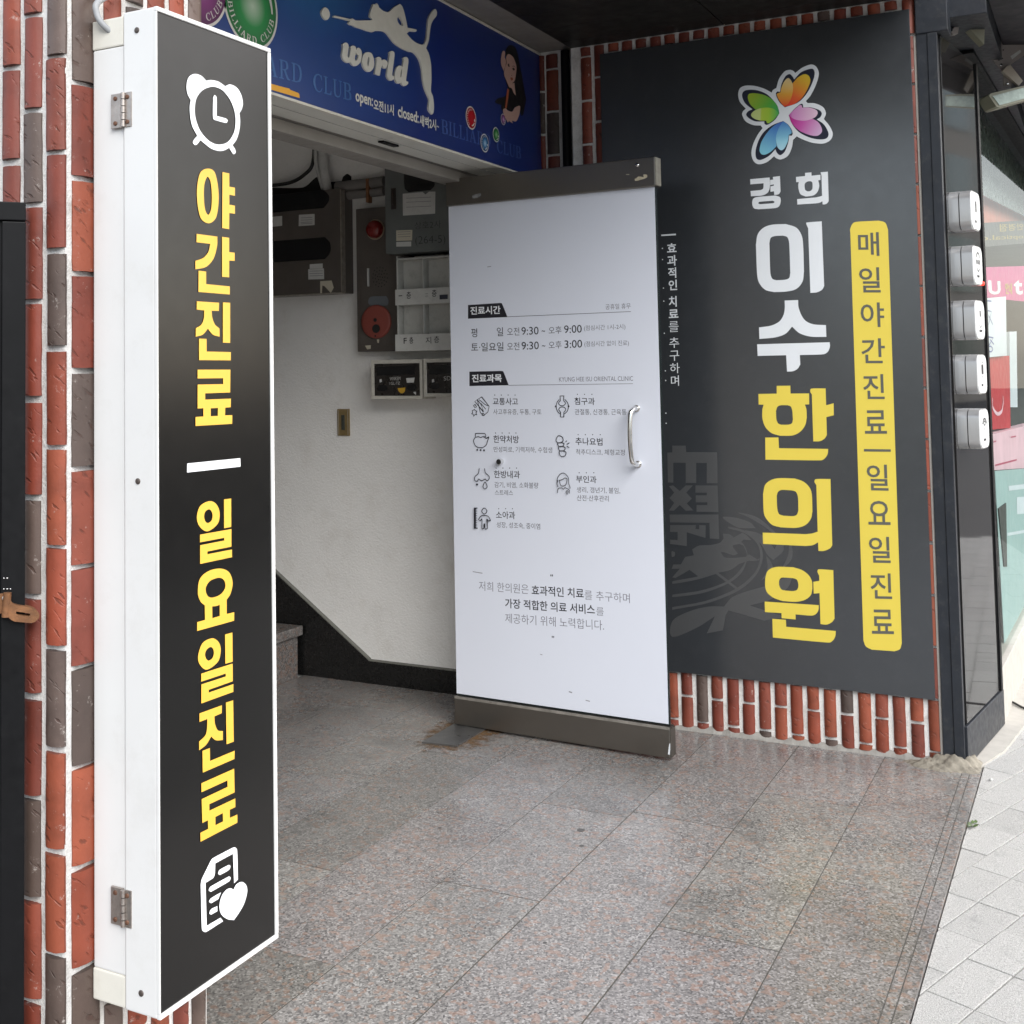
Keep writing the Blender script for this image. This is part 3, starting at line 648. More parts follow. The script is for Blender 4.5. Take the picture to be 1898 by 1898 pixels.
# numbered balls printed on the panel
def ball_mat(name, rim, mid, core, cz=(0, 0, 0), r=.1):
    m_ = bpy.data.materials.new(name); m_.use_nodes = True; t = m_.node_tree; p = t.nodes['Principled BSDF']
    tc = N(t, 'ShaderNodeTexCoord'); d = N(t, 'ShaderNodeVectorMath', operation='DISTANCE'); d.inputs[1].default_value = cz
    t.links.new(tc.outputs['Object'], d.inputs[0])
    c = ramp(t, d.outputs['Value'], [(0., core), (r*.45, mid), (r*.8, rim)]); t.links.new(c, p.inputs['Base Color']); p.inputs['Roughness'].default_value = .35
    return m_
def print_ball(cu_, cv, r, cols3, words, small=False, gl=True):
    rel = BILL.P(cu_, cv)-ORG[hd]
    v = VY(BILL, .0014); v.circle(cu_, cv, r); v.build('ball_rim', vin_cream, hd)
    v = VY(BILL, .0019); v.circle(cu_, cv, r*.935 if not small else r*.88); v.build('printed_ball', ball_mat('ball_'+words[0], *cols3, cz=(rel.x+r*.05, rel.y, rel.z-r*.02), r=r*1.05), hd)
    v = VY(BILL, .0024)
    if not small:
        a0, a1 = words[1]
        def arc(f, g, w, a0=a0, a1=a1): a_ = a0+(a1-a0)*f; q = r*(.86-.15*(1-(1-g))*1.0) ; q = r*(.70+.16*(1-g)); return (cu_+q*math.cos(a_), cv+q*math.sin(a_))
        serif(v, words[2], arc, .14)
        if gl:
            A_ = [R(-2), R(4), R(10), R(16), R(22), R(28), R(34)]
            v.poly([(cu_+r*.80*math.cos(a_), cv+r*.80*math.sin(a_)) for a_ in A_[:1]+A_[1:]]+[(cu_+r*(.69+.01*i)*math.cos(a_), cv+r*(.69+.01*i)*math.sin(a_)) for i, a_ in enumerate(A_[::-1])])
    else:
        v.poly([(cu_+r*(.72)*math.cos(R(a_)), cv+r*.72*math.sin(R(a_))) for a_ in range(-85, -29, 9)]+[(cu_+r*.60*math.cos(R(a_)), cv+r*.60*math.sin(R(a_))) for a_ in range(-31, -86, -9)])
        v.circle(cu_+r*.62, cv-r*.12, r*.12, n=10)
        if words[0] in ('red', 'blue'):
            for a_ in range(75, 250, 16): v.poly([(cu_+r*q*math.cos(R(a_+e)), cv+r*q*math.sin(R(a_+e))) for q, e in ((.78, 0), (.78, 6), (.64, 6), (.64, 0))])
    v.build('ball_lettering', vin_cream, hd)
vin_cream = mat('print_pale', (.58, .56, .53), .45, var=.03)
print_ball(2.688-2.05, 2.384, .1244, ((.004, .125, .03), (.01, .23, .055), (.45, .56, .44)), ('green', (R(-172), R(-12)), 'BILLIARD CLUB'))
print_ball(2.462-2.05, 2.390, .1215, ((.085, .010, .075), (.20, .035, .17), (.36, .17, .33)), ('purple', (R(-180), R(-20)), 'BILLIARD CLUB'), gl=False)
def sball(x0, x1, y0, y1, ox, oy, sc, cols3, nm):
    cu_, cv = BILL.uv(ox+(x0+x1)/2/sc, oy+(y0+y1)/2/sc); r = abs(BILL.uv(ox+(x0+x1)/2/sc, oy+y0/sc)[1]-BILL.uv(ox+(x0+x1)/2/sc, oy+y1/sc)[1])/2*.965
    print_ball(cu_, cv, r, cols3, (nm,), True)
sball(1234, 1362, 260, 507, *k5, ((.33, .004, .010), (.42, .006, .014), (.44, .008, .018)), 'red')
sball(1389, 1488, 546, 741, *k5, ((.004, .03, .12), (.02, .17, .38), (.45, .60, .72)), 'blue')
sball(1516, 1598, 478, 636, *k5, ((.006, .10, .03), (.03, .22, .06), (.30, .48, .25)), 'green_small')
sball(216, 316, 1160, 1337, 900, 70, 8.25, ((.10, .02, .13), (.24, .07, .24), (.6, .4, .6)), 'violet')
# printed picture of a woman leaning over a cue
k3 = (900, 70, 8.25)
v = VY(BILL, .0014); v.path("*300,250 *310,180 *350,120 *400,115 *450,150 *490,250 *520,420 *560,620 *600,850 *615,960 *590,1080 *570,1180 540,1195 510,1050 440,1060 *390,1130 *330,1100 255,1120 *235,1080 240,1030 *140,990 *180,930 *300,890 340,780 290,600 275,520 310,300", *k3)
v.build('printed_hair', mat('print_black', (.008, .008, .009), .4), hd)
v = VY(BILL, .0018)
v.path("*310,300 *345,250 *410,290 *440,350 *465,440 *462,530 *440,650 *405,695 435,690 *445,800 455,885 *420,840 *395,775 355,760 *300,630 *275,560 *290,460 *315,390", *k3)
v.path("*245,230 *270,200 *292,225 285,300 *305,350 *300,420 270,505 *235,420 *228,340", *k3)
v.path("*262,1100 *300,1080 *330,1110 *400,1130 *440,1070 *520,1045 *515,1150 *480,1250 *450,1282 *400,1270 410,1310 350,1270 335,1300 300,1230 *270,1160", *k3)
v.build('printed_skin', mat('print_skin', (.50, .31, .26), .45, var=.06), hd)
v = VY(BILL, .0022); v.path("325,775 355,800 315,1080 290,1065|*372,612 *405,612 *412,640 *385,655", *k3); v.build('printed_cue', mat('print_cue', (.36, .09, .04), .45), hd)
v = VY(BILL, .0026); v.path("*330,405 *350,400 *358,445 *338,440|*400,470 *425,462 *440,490 *415,500|400,435 *425,430 445,450 445,456 *425,438 400,442|388,570 400,582 385,582", *k3); v.build('printed_eyes', mat('print_eye', (.06, .035, .03), .5), hd)
m = MB(); m.box(2.05, 4.70, 2.165, 2.255, 2.110, 2.15, .004); m.box(2.05, 4.70, 2.2555, 2.30, 2.128, 2.15, .002); m.box(2.05, 4.70, 2.1652, 2.30, 2.151, 2.72)
tag(m.build('door_head', brown_metal), 'brown metal door head under the blue header sign', 'door frame')

# ================================================================== tall vertical sign box on the pillar
sb = thing('sign_box', 'tall narrow sign box with black face and yellow Korean lettering on the pillar', 'sign', (1.88, 1.56, .244))
m = MB(); m.box(1.708, 2.052, 1.5645, 1.640, .30, 1.985, .003); m.build('back_case', white_paint, sb)
m = MB(); m.box(1.7065, 2.054, 1.564, 1.641, 1.9855, 2.041, .003); m.build('end_cap', cream_plastic, sb)
m = MB(); m.box(1.7065, 2.054, 1.564, 1.641, .244, .2995, .003); m.build('end_cap', cream_plastic, sb)
m = MB(); m.box(1.703, 2.057, 1.4865, 1.5605, .245, 2.045, .003, 0)
lip = [(1.703, 2.057, .2445, .2535), (1.703, 2.057, 2.0365, 2.0455), (2.0485, 2.0575, .2535, 2.0365), (1.7025, 1.705, .2535, 2.0365)]
for a_, b_, c_, d_ in lip: m.box(a_, b_, 1.4795, 1.488, c_, d_, .0018)
m.build('front_frame', white_paint, sb)
m = MB(); m.box(1.7048, 2.0487, 1.4832, 1.4862, .2533, 2.0367); m.build('sign_face', sign_black, sb)
SF = PL((1.703, 1.4832, 0), (1, 0, 0), (0, -1, 0))
YA = [("*320,92 *420,150 *470,440 *440,740 *335,832 *220,745 *175,430 *215,160 / *318,203 *278,300 *270,460 *285,640 *328,718 *368,640 *378,460 *360,270", 340, 300, 7.3),
      ("522,138 614,158 614,337 690,350 690,460 614,445 614,580 690,594 690,703 614,692 612,912 517,895", 340, 300, 7.3),
      ("172,975 452,1012 *448,1140 *400,1310 *300,1420 155,1454 155,1340 *260,1300 *330,1220 355,1110 170,1088|516,1015 612,1028 612,1222 686,1230 686,1340 612,1335 612,1563 516,1555|198,1472 300,1485 300,1655 620,1685 620,1795 196,1760", 340, 300, 7.3),
      ("174,135 475,155 472,266 374,262 *385,360 *420,450 480,502 482,614 *390,585 324,505 *255,585 160,614 160,500 *235,450 *268,370 274,258 172,246|527,150 625,155 625,698 527,694|204,640 305,643 307,815 635,822 633,934 204,930", 340, 540, 7.3),
      ("185,1060 628,1060 625,1368 287,1380 287,1465 635,1452 632,1568 558,1573 556,1678 654,1675 652,1792 157,1822 157,1700 263,1693 262,1582 185,1585 185,1262 530,1255 530,1175 185,1178 / 362,1582 460,1577 458,1685 362,1690", 340, 540, 7.3),
      ("*475,815 *575,860 *628,990 *600,1160 *440,1278 *320,1200 *280,1060 *330,890 / *462,942 *410,975 *390,1050 *410,1125 *450,1150 *505,1110 *520,1030 *500,965|695,790 805,775 805,1210 697,1230|328,1328 808,1243 808,1512 442,1585 440,1628 816,1555 818,1672 330,1776 330,1490 700,1418 698,1376 328,1446", 330, 830, 8.254),
      ("*490,100 *610,150 *658,290 *630,440 578,522 578,715 680,690 678,806 178,945 178,825 284,795 282,600 *220,540 *188,420 *215,240 *330,135 / *470,225 *350,270 *293,370 *320,470 *390,492 *500,445 *560,350 *540,255 / 382,612 *430,608 484,590 484,742 384,772", 340, 1040, 7.3),
      ("*380,1043 *465,1090 *498,1200 *460,1360 *310,1468 *215,1400 *190,1290 *250,1110 / *355,1162 *305,1200 *285,1260 *300,1320 *335,1345 *385,1310 *405,1240 *390,1180|556,992 655,965 658,1360 560,1388|233,1522 658,1385 660,1625 335,1740 335,1778 668,1663 668,1768 235,1925 235,1668 566,1560 565,1520 233,1630", 340, 1040, 7.3),
      ("194,218 476,115 474,215 382,255 *390,350 *425,430 488,440 488,553 *400,555 342,508 *280,610 190,682 190,572 *270,490 *290,390 292,288 194,326|527,82 618,53 625,572 535,606|232,688 325,652 327,815 636,686 634,790 236,962", 340, 1290, 6.779),
      ("218,1095 630,912 636,1210 318,1358 318,1440 645,1285 645,1395 575,1428 576,1530 670,1488 670,1590 208,1830 205,1718 303,1668 300,1560 230,1595 222,1295 548,1140 545,1060 220,1208 / 394,1518 488,1470 490,1575 395,1622", 340, 1290, 6.779)]
v = VY(SF, each=True)
for d_, ox, oy, sc in YA: v.path(d_, ox, oy, sc)
v.build('yellow_lettering', vin_yellow, sb)
v = VY(SF); v.path("132,240 945,158 948,288 130,378", 330, 830, 8.254); v.build('divider_bar', vin_white, sb)
v = VY(SF); v.path("*340,180 *450,220 540,312 *640,300 *780,330 912,420 *1010,385 *1140,450 *1230,600 *1258,760 *1235,870 1192,945 *1205,1130 *1180,1320 *1130,1470 1055,1570 *1105,1650 *1118,1715 *1080,1750 *1040,1710 990,1625 *890,1675 *780,1685 *620,1630 430,1475 365,1555 *325,1572 *280,1525 *300,1465 365,1390 *260,1180 *222,950 *220,800 238,690 *175,570 *155,420 *185,270 *250,200"
       " / *640,432 *470,500 *350,660 *318,880 *340,1070 *430,1300 *600,1490 *780,1560 *960,1510 *1080,1330 *1115,1120 *1090,900 *1010,690 *880,520 *760,450"
       " | *705,592 *745,640 745,1000 930,1050 *962,1090 *930,1140 700,1080 *672,1040 675,640", 330, 120, 10.543); v.build('alarm_clock_icon', vin_white, sb)
v = VY(SF); v.path("225,800 400,440 *440,400 800,210 *850,205 *885,260 900,800 828,870 808,322 480,500 475,680 *460,740 *430,780 300,860 322,1655 578,1505 625,1572 340,1755 *290,1772 *240,1740 *228,1660 210,880 |"
       "*560,620 730,525 *762,550 *735,620 565,718 *532,690|*385,935 735,738 *765,765 *740,830 400,1028 *358,1000|*395,1150 590,1032 538,1160 405,1240 *365,1210|*400,1350 518,1290 520,1385 405,1450 *370,1425|"
       "815,990 *870,890 *970,842 *1050,900 *1072,1020 *1020,1230 *930,1400 825,1552 *700,1530 *590,1440 *556,1290 *600,1100 *690,985 *770,960", 350, 1550, 9.99); v.build('record_sheet_icon', vin_white, sb)
def screw(pl, x, y, r, parent, m_=dull_metal, name='screw', d=.0015):
    mm = MB(); u, w = pl.uv(x, y); mm.disc(pl, u, w, r, -.001, d, 12, dome=.0012); mm.disc(pl, u, w, r*.35, d, d+.0014, 8); return mm.build(name, m_, parent)
for y0, y1 in ((172, 236), (1648, 1717)):
    ua, va = SIDE.uv(210, y0); ub, vb = SIDE.uv(243, y1); uc = SIDE.uv(231, (y0+y1)/2)[0]; va, vb = SIDE.uv(231, y0)[1], SIDE.uv(231, y1)[1]
    m = MB(); m.pbox(SIDE, ua-.004, uc-.004, vb, va, -.003, .0022, .0006); m.pbox(SIDE, uc+.004, ub+.002, vb, va, -.001, .0022, .0006)
    for k in range(5): m.tube([SIDE.P(uc, va+(vb-va)*(k+.06)/5, .004), SIDE.P(uc, va+(vb-va)*(k+.94)/5, .004)], .0046, 12)
    h = m.build('hinge', dull_metal, sb)
    m = MB()
    for uu in (ua+.007, ub-.007):
        for f in (.14, .86): m.disc(SIDE, uu, va+(vb-va)*f, .0042, .002, .0036, 12, dome=.001)
    m.build('hinge_screws', mat('rusty_screw', (.16, .08, .05), .6, metal=.4, var=.4, vs=80), h)
for x, y in ((254, 56), (256, 892), (262, 1841)): screw(SIDE, x, y, .0055, sb, mat('dark_screw', (.11, .09, .08), .5, metal=.5))
m = MB(); CB = PL((1.7075, 1.60, 0), (0, -1, 0), (-1, 0, 0))
pts = [CB.at(186, -60, -.10), CB.at(187, -25, -.04), CB.at(189, 8, .012), CB.at(191, 30, .016), CB.at(196, 46, .010), CB.at(203, 58, -.004)]
def spline(P, k=6):
    P = [Vector(p) for p in P]; o = []
    for i in range(len(P)-1):
        a, b, c, d = P[max(i-1, 0)], P[i], P[i+1], P[min(i+2, len(P)-1)]
        for j in range(k):
            t = j/k; o.append(.5*((2*b)+(c-a)*t+(2*a-5*b+4*c-d)*t*t+(3*b-a-3*c+d)*t**3))
    return o+[P[-1]]
m.tube(spline(pts), .0062, 10); tag(m.build('cable', mat('grey_cable', (.34, .35, .36), .5)), 'grey power cable entering the top of the tall vertical sign box', 'cable')

# ================================================================== black shutter frame at the left edge, with a rusty hasp
d0 = Vector((1.612, 1.715, 0)); du = Vector((-.80, .60, 0)); dn = Vector((-.6, -.8, 0)); LD = PL(d0, -du, dn)
sf = thing('shutter_door', 'black metal shutter door leaf with worn frame beside the brick pillar', 'door', d0)
m = MB(); m.pbox(LD, -.85, 0, -.02, 1.692, -.035, .0, .003); m.build('door_leaf', black_metal, sf)
m = MB(); m.pbox(LD, -.042, -.0005, .03, 1.655, .0005, .010, .002); m.pbox(LD, -.85, -.0005, 1.657, 1.691, .0005, .011, .002); m.build('frame', black_metal, sf)
m = MB()
for i, (a_, b_) in enumerate(((-.050, -.047), (-.058, -.0545), (-.066, -.0635), (-.078, -.0745))): m.pbox(LD, a_, b_, .03, 1.655, .0005, .006, .001)
m.build('track_ribs', mat('worn_black', (.16, .16, .165), .35, metal=.6, var=.6, vs=30), sf)
hp = thing('hasp', 'rusty slotted hasp bar hinged to the black shutter door', 'hasp', LD.at(30, 1125, .02))
HU = LD
m = MB(); k7 = (0, 1070, 14.6); sub = []
for part in "*240,560 *300,640 *400,690 720,745 *870,790 *960,850 *1015,930 *1010,1020 *940,1110 *850,1160 760,1170 350,1130 *230,1060 *160,950 / 400,860 700,905 *760,920 *775,960 *740,990 440,950 *390,920".split('/'):
    sub.append(smooth_poly([(*LD.uv(x, y), s_) for x, y, s_ in parse(part, *k7)[0]]))
vs, fs = fill2d(sub); vv = VY(LD, .022); vv.raw(vs, fs, .003); vv.m._add([LD.P(a_[0], a_[1], .021) for a_ in vs], fs)
vv.build('hasp_bar', rust, hp)
m = MB(); m.tube([LD.at(12, 1095, .02), LD.at(8, 1140, .02)], .007, 12); m.pbox(LD, LD.uv(-30, 0)[0], LD.uv(10, 1100)[0], LD.uv(0, 1135)[1], LD.uv(0, 1098)[1], .010, .014, .001); m.build('hasp_hinge', rust, hp)
screw(LD, 6, 1106, .0042, hp, dull_metal, 'rivet', .017)
for x, y in ((18, 1090), (12, 1070), (6, 1070), (12, 1090), (6, 1090)): screw(LD, x, y, .0016, sf, chrome, 'rivet', .012)

# ================================================================== the open glass door
dr = thing('glass_door', 'open door with white printed film, steel rails and bent pull handle', 'door', (4.287, 2.225, .01))
DWd = .866
m = MB(); m.pbox(DOOR, .004, DWd-.006, .118, 2.016, -.006, .006, .0008); m.build('glass_leaf', mat('edge_glass', (.010, .016, .016), .1, var=.1), dr)
m = MB(); m.pbox(DOOR, .0, DWd-.010, .1235, 2.0175, .0062, .0075); m.build('printed_film', door_white, dr)
m = MB(); m.pbox(DOOR, -.002, DWd, 2.018, 2.124, -.024, .024, .003); rail_t = m.build('top_rail', steel, dr)
m = MB(); m.pbox(DOOR, -.002, DWd, .010, .1165, -.024, .024, .003); rail_b = m.build('bottom_rail', steel, dr)
m = MB(); m.pbox(DOOR, .0, DWd-.001, .108, .1182, .0235, .0255, .0006); m.build('rail_edge', mat('rail_edge_dull', (.30, .28, .25), .5, metal=.5, var=.3, vs=25), rail_b)
m = MB(); m.pbox(DOOR, DWd-.0005, DWd+.0035, .014, .113, -.0225, .0225, .001); m.build('end_plate', steel, rail_b)
v = VY(DOOR, .0246); v.path('625,1645 640,1520 652,1450 668,1440 668,1560 660,1650', 1180, 1230, 9.99); v.build('sealant_drip', clin_white, rail_b)
m = MB(); m.pbox(DOOR, DWd-.0005, DWd+.0045, 2.021, 2.122, -.0225, .0225, .001); m.build('end_plate', mat('aged_end_plate', (.33, .31, .26), .45, metal=.4, var=.2, vs=40), rail_t)
m = MB(); u, w = DOOR.uv(1186, 306); m.disc(DOOR, u, w-.003, .008, .023, .026, 18, dome=.005); m.build('bolt', chrome, rail_t)
v = VY(DOOR, .0246); v.path("330,1000 *380,980 440,930 *520,935 600,950 585,870 640,865 700,880 705,950 *640,985 *520,1020 440,1048 350,1060|80,860 180,860 175,880 85,880", 1160, 270, 15.82); v.build('glue_residue', mat('dried_glue', (.52, .46, .33), .8, var=.15, vs=60), rail_t)
v = VY(DOOR, .0246); v.path("960,985 1145,940 1150,1010 1100,1040 970,1065", 800, 280, 11.86); v.build('sticker_remnant', mat('sticker_remnant', (.20, .20, .20), .6, var=.7, vs=260), rail_t)
m = MB(); hu = [DOOR.uv(x, y) for x, y in ((1182, 757), (1185, 860))]
(ha, va), (hb, vb) = hu
P = [DOOR.P(ha, va, .007), DOOR.P(ha, va, .030), DOOR.P(ha-.003, va-.006, .046), DOOR.P(ha-.006, va-.022, .056), DOOR.P(ha-.008, (va+vb)/2, .060), DOOR.P(hb-.006, vb+.022, .056), DOOR.P(hb-.003, vb+.006, .046), DOOR.P(hb, vb, .030), DOOR.P(hb, vb, .007)]
m.tube(spline(P, 8), .0088, 16); hn = m.build('pull_handle', chrome, dr)
m = MB()
for a_, b_ in hu: m.disc(DOOR, a_, b_, .0125, .0076, .0115, 20, dome=.001)
m.build('handle_washer', chrome, hn)
m = MB(); u, w = DOOR.uv(931, 855); m.tube([DOOR.P(u, w, .0076), DOOR.P(u, w, .030)], .0105, 20); kb = m.build('lock_cylinder', chrome, dr)
m = MB(); m.disc(DOOR, u, w, .0095, .030, .0318, 20); m.build('key_face', rubber, kb)
# printing on the door
DF = .0076
ka, kb_, kc = (820, 280, 4.126), (840, 680, 4.3136), (820, 1020, 4.126)
v = VY(DOOR, DF, True); v.path("203,1178 447,1162 *462,1166 505,1270 203,1283", *ka); v.path("137,38 392,32 *408,37 452,147 137,153", *kb_); v.build('heading_tag', ink, dr)
v = VY(DOOR, DF+.0004, True); v.text("진료시간", 222, 1253, 452, 1246, 62, *ka, bold=.022).text("진료과목", 158, 124, 397, 122, 64, *kb_, bold=.022); v.build('heading', vin_white, dr)
v = VY(DOOR, DF, True); v.path("503,1266 1447,1226 1447,1230 504,1270", *ka); v.path("450,145 1443,132.5 1443,136 451,149", *kb_); v.build('rule_line', ink_grey, dr)
v = VY(DOOR, DF, True)
v.text("공휴일 휴무", 1254, 1214, 1446, 1205, 42, *ka, bold=0.)
for tx, xl, yl, xr, yr, h in (("(점심시간 1시-2시)", 1090, 1380, 1406, 1368, 46), ("(점심시간 없이 진료)", 1093, 1502, 1433, 1494, 47)): v.text(tx, xl, yl, xr, yr, h, *ka, bold=0.)
v.text("KYUNG HEE ISU ORIENTAL CLINIC", 854, 118, 1444, 111, 36, *kb_, bold=0.)
v.build('small_print', ink_light, dr)
v = VY(DOOR, DF, True)
for y in (0, 110):
    for tx, xl, yl, xr, yr, h in (("오전", 502, 1412, 596, 1409, 60), ("오후", 820, 1402, 918, 1396, 58)): v.text(tx, xl, yl+y*1.02, xr, yr+y*1.02, h, *ka, bold=0.)
v.build('hours_thin', ink_grey, dr)
v = VY(DOOR, DF, True)
for tx, xl, yl, xr, yr, h in (("평", 228, 1424, 274, 1423, 67), ("일", 424, 1416, 472, 1415, 67), ("9:30", 612, 1407, 743, 1403, 60), ("~", 766, 1384, 792, 1382, 12), ("9:00", 938, 1394, 1073, 1389, 60),
    ("토·일요일", 228, 1533, 475, 1528, 66), ("9:30", 613, 1520, 745, 1516, 60), ("~", 768, 1497, 794, 1495, 12), ("3:00", 941, 1508, 1076, 1503, 60)): v.text(tx, xl, yl, xr, yr, h, *ka, bold=.004)
v.build('hours', ink, dr)
v = VY(DOOR, DF, True)
for tx, xl, yl, xr, yr, h in (("교통사고", 325, 304, 526, 306, 57), ("침구과", 977, 302, 1139, 305, 58), ("한약처방", 330, 606, 534, 610, 60), ("추나요법", 985, 623, 1201, 629, 60), ("한방내과", 334, 887, 541, 891, 60), ("부인과", 990, 923, 1153, 929, 57), ("소아과", 350, 1211, 503, 1216, 60)): v.text(tx, xl, yl, xr, yr, h, *kb_, bold=.010)
v.dots([(x, 225) for x in (340, 392, 447, 502)]+[(x, 219) for x in (1000, 1057, 1116)]+[(x, 528) for x in (346, 399, 455, 509)]+[(x, 541) for x in (1006, 1064, 1122, 1183)]+[(x, 808) for x in (351, 405, 459, 514)]+[(x, 845) for x in (1014, 1072, 1131)]+[(x, 1132) for x in (372, 427, 481)], *kb_, 4.5)
v.build('department_names', ink, dr)
v = VY(DOOR, DF, True)
for tx, xl, yl, xr, yr, h in (("사고후유증, 두통, 구토", 328, 382, 713, 384, 46), ("관절통, 신경통, 근육통", 980, 384, 1392, 386, 48), ("만성피로, 기력저하, 수험생", 332, 682, 799, 689, 47), ("척추디스크, 체형교정", 988, 703, 1379, 709, 48), ("감기, 비염, 소화불량", 338, 965, 689, 973, 48), ("스트레스", 341, 1023, 486, 1027, 42), ("생리, 갱년기, 불임,", 995, 1005, 1342, 1014, 48), ("산전·산후관리", 996, 1069, 1251, 1076, 47), ("성장, 성조숙, 중이염", 355, 1284, 703, 1300, 48)): v.text(tx, xl, yl, xr, yr, h, *kb_, bold=0.)
v.build('treatment_list', ink_grey, dr)
v = VY(DOOR, DF, True)
v.each = False
for s_ in ("200,262 235,240 295,315 285,360 250,390 225,365.", "180,275 200,262 230,300 250,360.", "170,310 182,300 195,320 182,325.", "235,375 252,372 258,384 240,388.", "215,262 262,300 290,312", "228,290 268,338", "160,350 170,345 178,340 186,350 196,352 190,368 196,382 182,380 172,394 168,378 156,375 164,364."): v.stroke(s_, *kb_, 6)
v.new()
for s_ in ("862,232 892,232 890,270 *905,290 *890,308 *865,308 *850,290 864,270.", "866,400 892,400 893,362 *908,340 *893,322 *866,322 *852,340 867,362.", "*832,315 *838,285 *856,262", "*928,315 *922,285 *900,262", "*832,315 *840,350 *860,372", "*928,315 *922,350 *898,372"): v.stroke(s_, *kb_, 6)
v.dots([(829, 315), (931, 315)], *kb_, 8)
v.new()
for s_ in ("186,548 *190,532 262,532 *270,545 268,562 248,556 230,564 210,556 190,562.", "186,562 *172,590 *188,630 215,645 245,645 *272,625 *285,590 296,560 268,572"): v.stroke(s_, *kb_, 6)
v.dots([(202, 662), (229, 664), (256, 666)], *kb_, 8)
v.new()
for s_ in ("*832,580 *850,550 *880,560 *888,590 *865,605 *840,602.", "*845,610 *870,605 *895,612 *885,634 *855,634.", "*852,640 *880,634 *905,645 *895,668 *862,668.", "*860,675 *885,670 *912,682 *905,708 *880,716 *862,702.", "910,600 918,588", "918,618 940,605", "918,632 938,645"): v.stroke(s_, *kb_, 6)
v.new()
for s_ in ("220,810 *212,850 *186,875 *184,905 *205,912 *215,895 *240,908 *268,895 *282,910 *300,890 *296,870 *270,845 262,810", "*266,920 *284,955 *265,974 *250,955."): v.stroke(s_, *kb_, 6)
v.new()
for s_ in ("193,938 212,938", "202,928 202,948", "196,931 209,945", "209,931 196,945"): v.stroke(s_, *kb_, 4)
v.new()
for s_ in ("*850,955 *848,880 *890,846 *930,880 *935,930 *942,970", "*858,905 *872,945 *890,950 *912,940 *922,895 905,885 *880,900 *858,905", "845,1005 *852,970 880,965 *892,975 905,962 *938,980 942,1010", "*850,955 *843,930 *850,905", "*922,985 *914,1000 *924,1008 *932,996 *924,986", "923,1006 923,1020"): v.stroke(s_, *kb_, 5)
v.new()
for s_ in ("*262,1126 *284,1150 *262,1174 *242,1150.", "245,1185 285,1187 *300,1200 312,1222 298,1230 284,1212 288,1288 *270,1292 266,1250 262,1250 260,1288 *244,1290 246,1212 228,1228 217,1216 *235,1190."): v.stroke(s_, *kb_, 6)
v.path("180,1122 208,1122 208,1130 196,1131 196,1280 210,1282 210,1290 180,1290", *kb_)
for i in range(10): v.path("196,%d 206,%d 206,%d 196,%d" % ((1140+14*i,)*2+(1144+14*i,)*2), *kb_)
v.build('department_icons', ink, dr)
v = VY(DOOR, DF, True); v.text("저희 한의원은", 287, 305, 666, 333, 72, *kc, bold=-.006).text("를 추구하며", 1095, 374, 1440, 402, 72, *kc, bold=-.006).text("를", 1184, 494, 1241, 499, 62, *kc, bold=-.006).text("제공하기 위해 노력합니다.", 488, 552, 1243, 610, 74, *kc, bold=-.006); v.build('slogan_thin', ink_light, dr)
v = VY(DOOR, DF, True); v.text("효과적인 치료", 690, 338, 1088, 366, 74, *kc, bold=.012).text("가장 적합한 의료 서비스", 487, 438, 1173, 490, 74, *kc, bold=.012)
v.text("“", 832, 197, 853, 198, 18, *kc, bold=.02).text("”", 843, 669, 862, 670, 18, *kc, bold=.02); v.build('slogan_bold', ink, dr)
v = VY(DOOR, DF); v.stroke('878,1059 896,1062', 0, 0, 1, 1.1).stroke('1056,1281 1062,1283', 0, 0, 1, 1.6).stroke('1087,1297 1095,1299', 0, 0, 1, 1.2).stroke('905,495 912,494', 0, 0, 1, 1.).stroke('1003,1212 1007,1213', 0, 0, 1, 1.); v.build('scuff_marks', mat('scuff', (.25, .25, .28), .6), dr)
m = MB(); z6 = .006; pp = [(4.02, 2.238), (4.035, 2.101), (4.303, 2.101), (4.345, 2.238)]
m.prism([(x, y, .0012) for x, y in pp], (0, 0, 1), z6); tag(m.build('pivot_plate', mat('plate_steel', (.20, .20, .20), .34, metal=.75, var=.2, vs=9, dirt=.3, dirtcol=(.1, .07, .04))), 'flat steel floor plate under the hinge corner of the open door', 'floor plate')
m = MB(); m.tube([(4.29, 2.19, .006), (4.29, 2.19, .012)], .02, 18); m.build('pivot', chrome, dr)
def stain_mat():
    m_ = bpy.data.materials.new('rust_stain'); m_.use_nodes = True; t = m_.node_tree; p = t.nodes['Principled BSDF']
    p.inputs['Base Color'].default_value = (.16, .085, .03, 1); p.inputs['Roughness'].default_value = .6
    tc = N(t, 'ShaderNodeTexCoord'); n = N(t, 'ShaderNodeTexNoise', Scale=22., Detail=6., Roughness=.65); t.links.new(tc.outputs['Object'], n.inputs['Vector'])
    g = N(t, 'ShaderNodeVectorMath', operation='LENGTH'); t.links.new(tc.outputs['Generated'], g.inputs[0])
    sb_ = N(t, 'ShaderNodeVectorMath', operation='DISTANCE'); sb_.inputs[1].default_value = (.5, .5, 0); mp = N(t, 'ShaderNodeMapping'); mp.inputs['Scale'].default_value = (1, 1, 0); t.links.new(tc.outputs['Generated'], mp.inputs[0]); t.links.new(mp.outputs[0], sb_.inputs[0])
    a_ = N(t, 'ShaderNodeMath', operation='SUBTRACT'); t.links.new(n.outputs[0], a_.inputs[0]); t.links.new(sb_.outputs['Value'], a_.inputs[1])
    t.links.new(ramp(t, a_.outputs[0], [(.06, 0.), (.26, .75)]), p.inputs['Alpha']); return m_
m = MB(); m._add([(3.92, 2.0, .0013), (4.52, 2.0, .0013), (4.52, 2.32, .0013), (3.92, 2.32, .0013)], [[0, 1, 2, 3]]); struct(m.build('floor_stain', stain_mat()), 'rust stain on the granite around the steel plate')

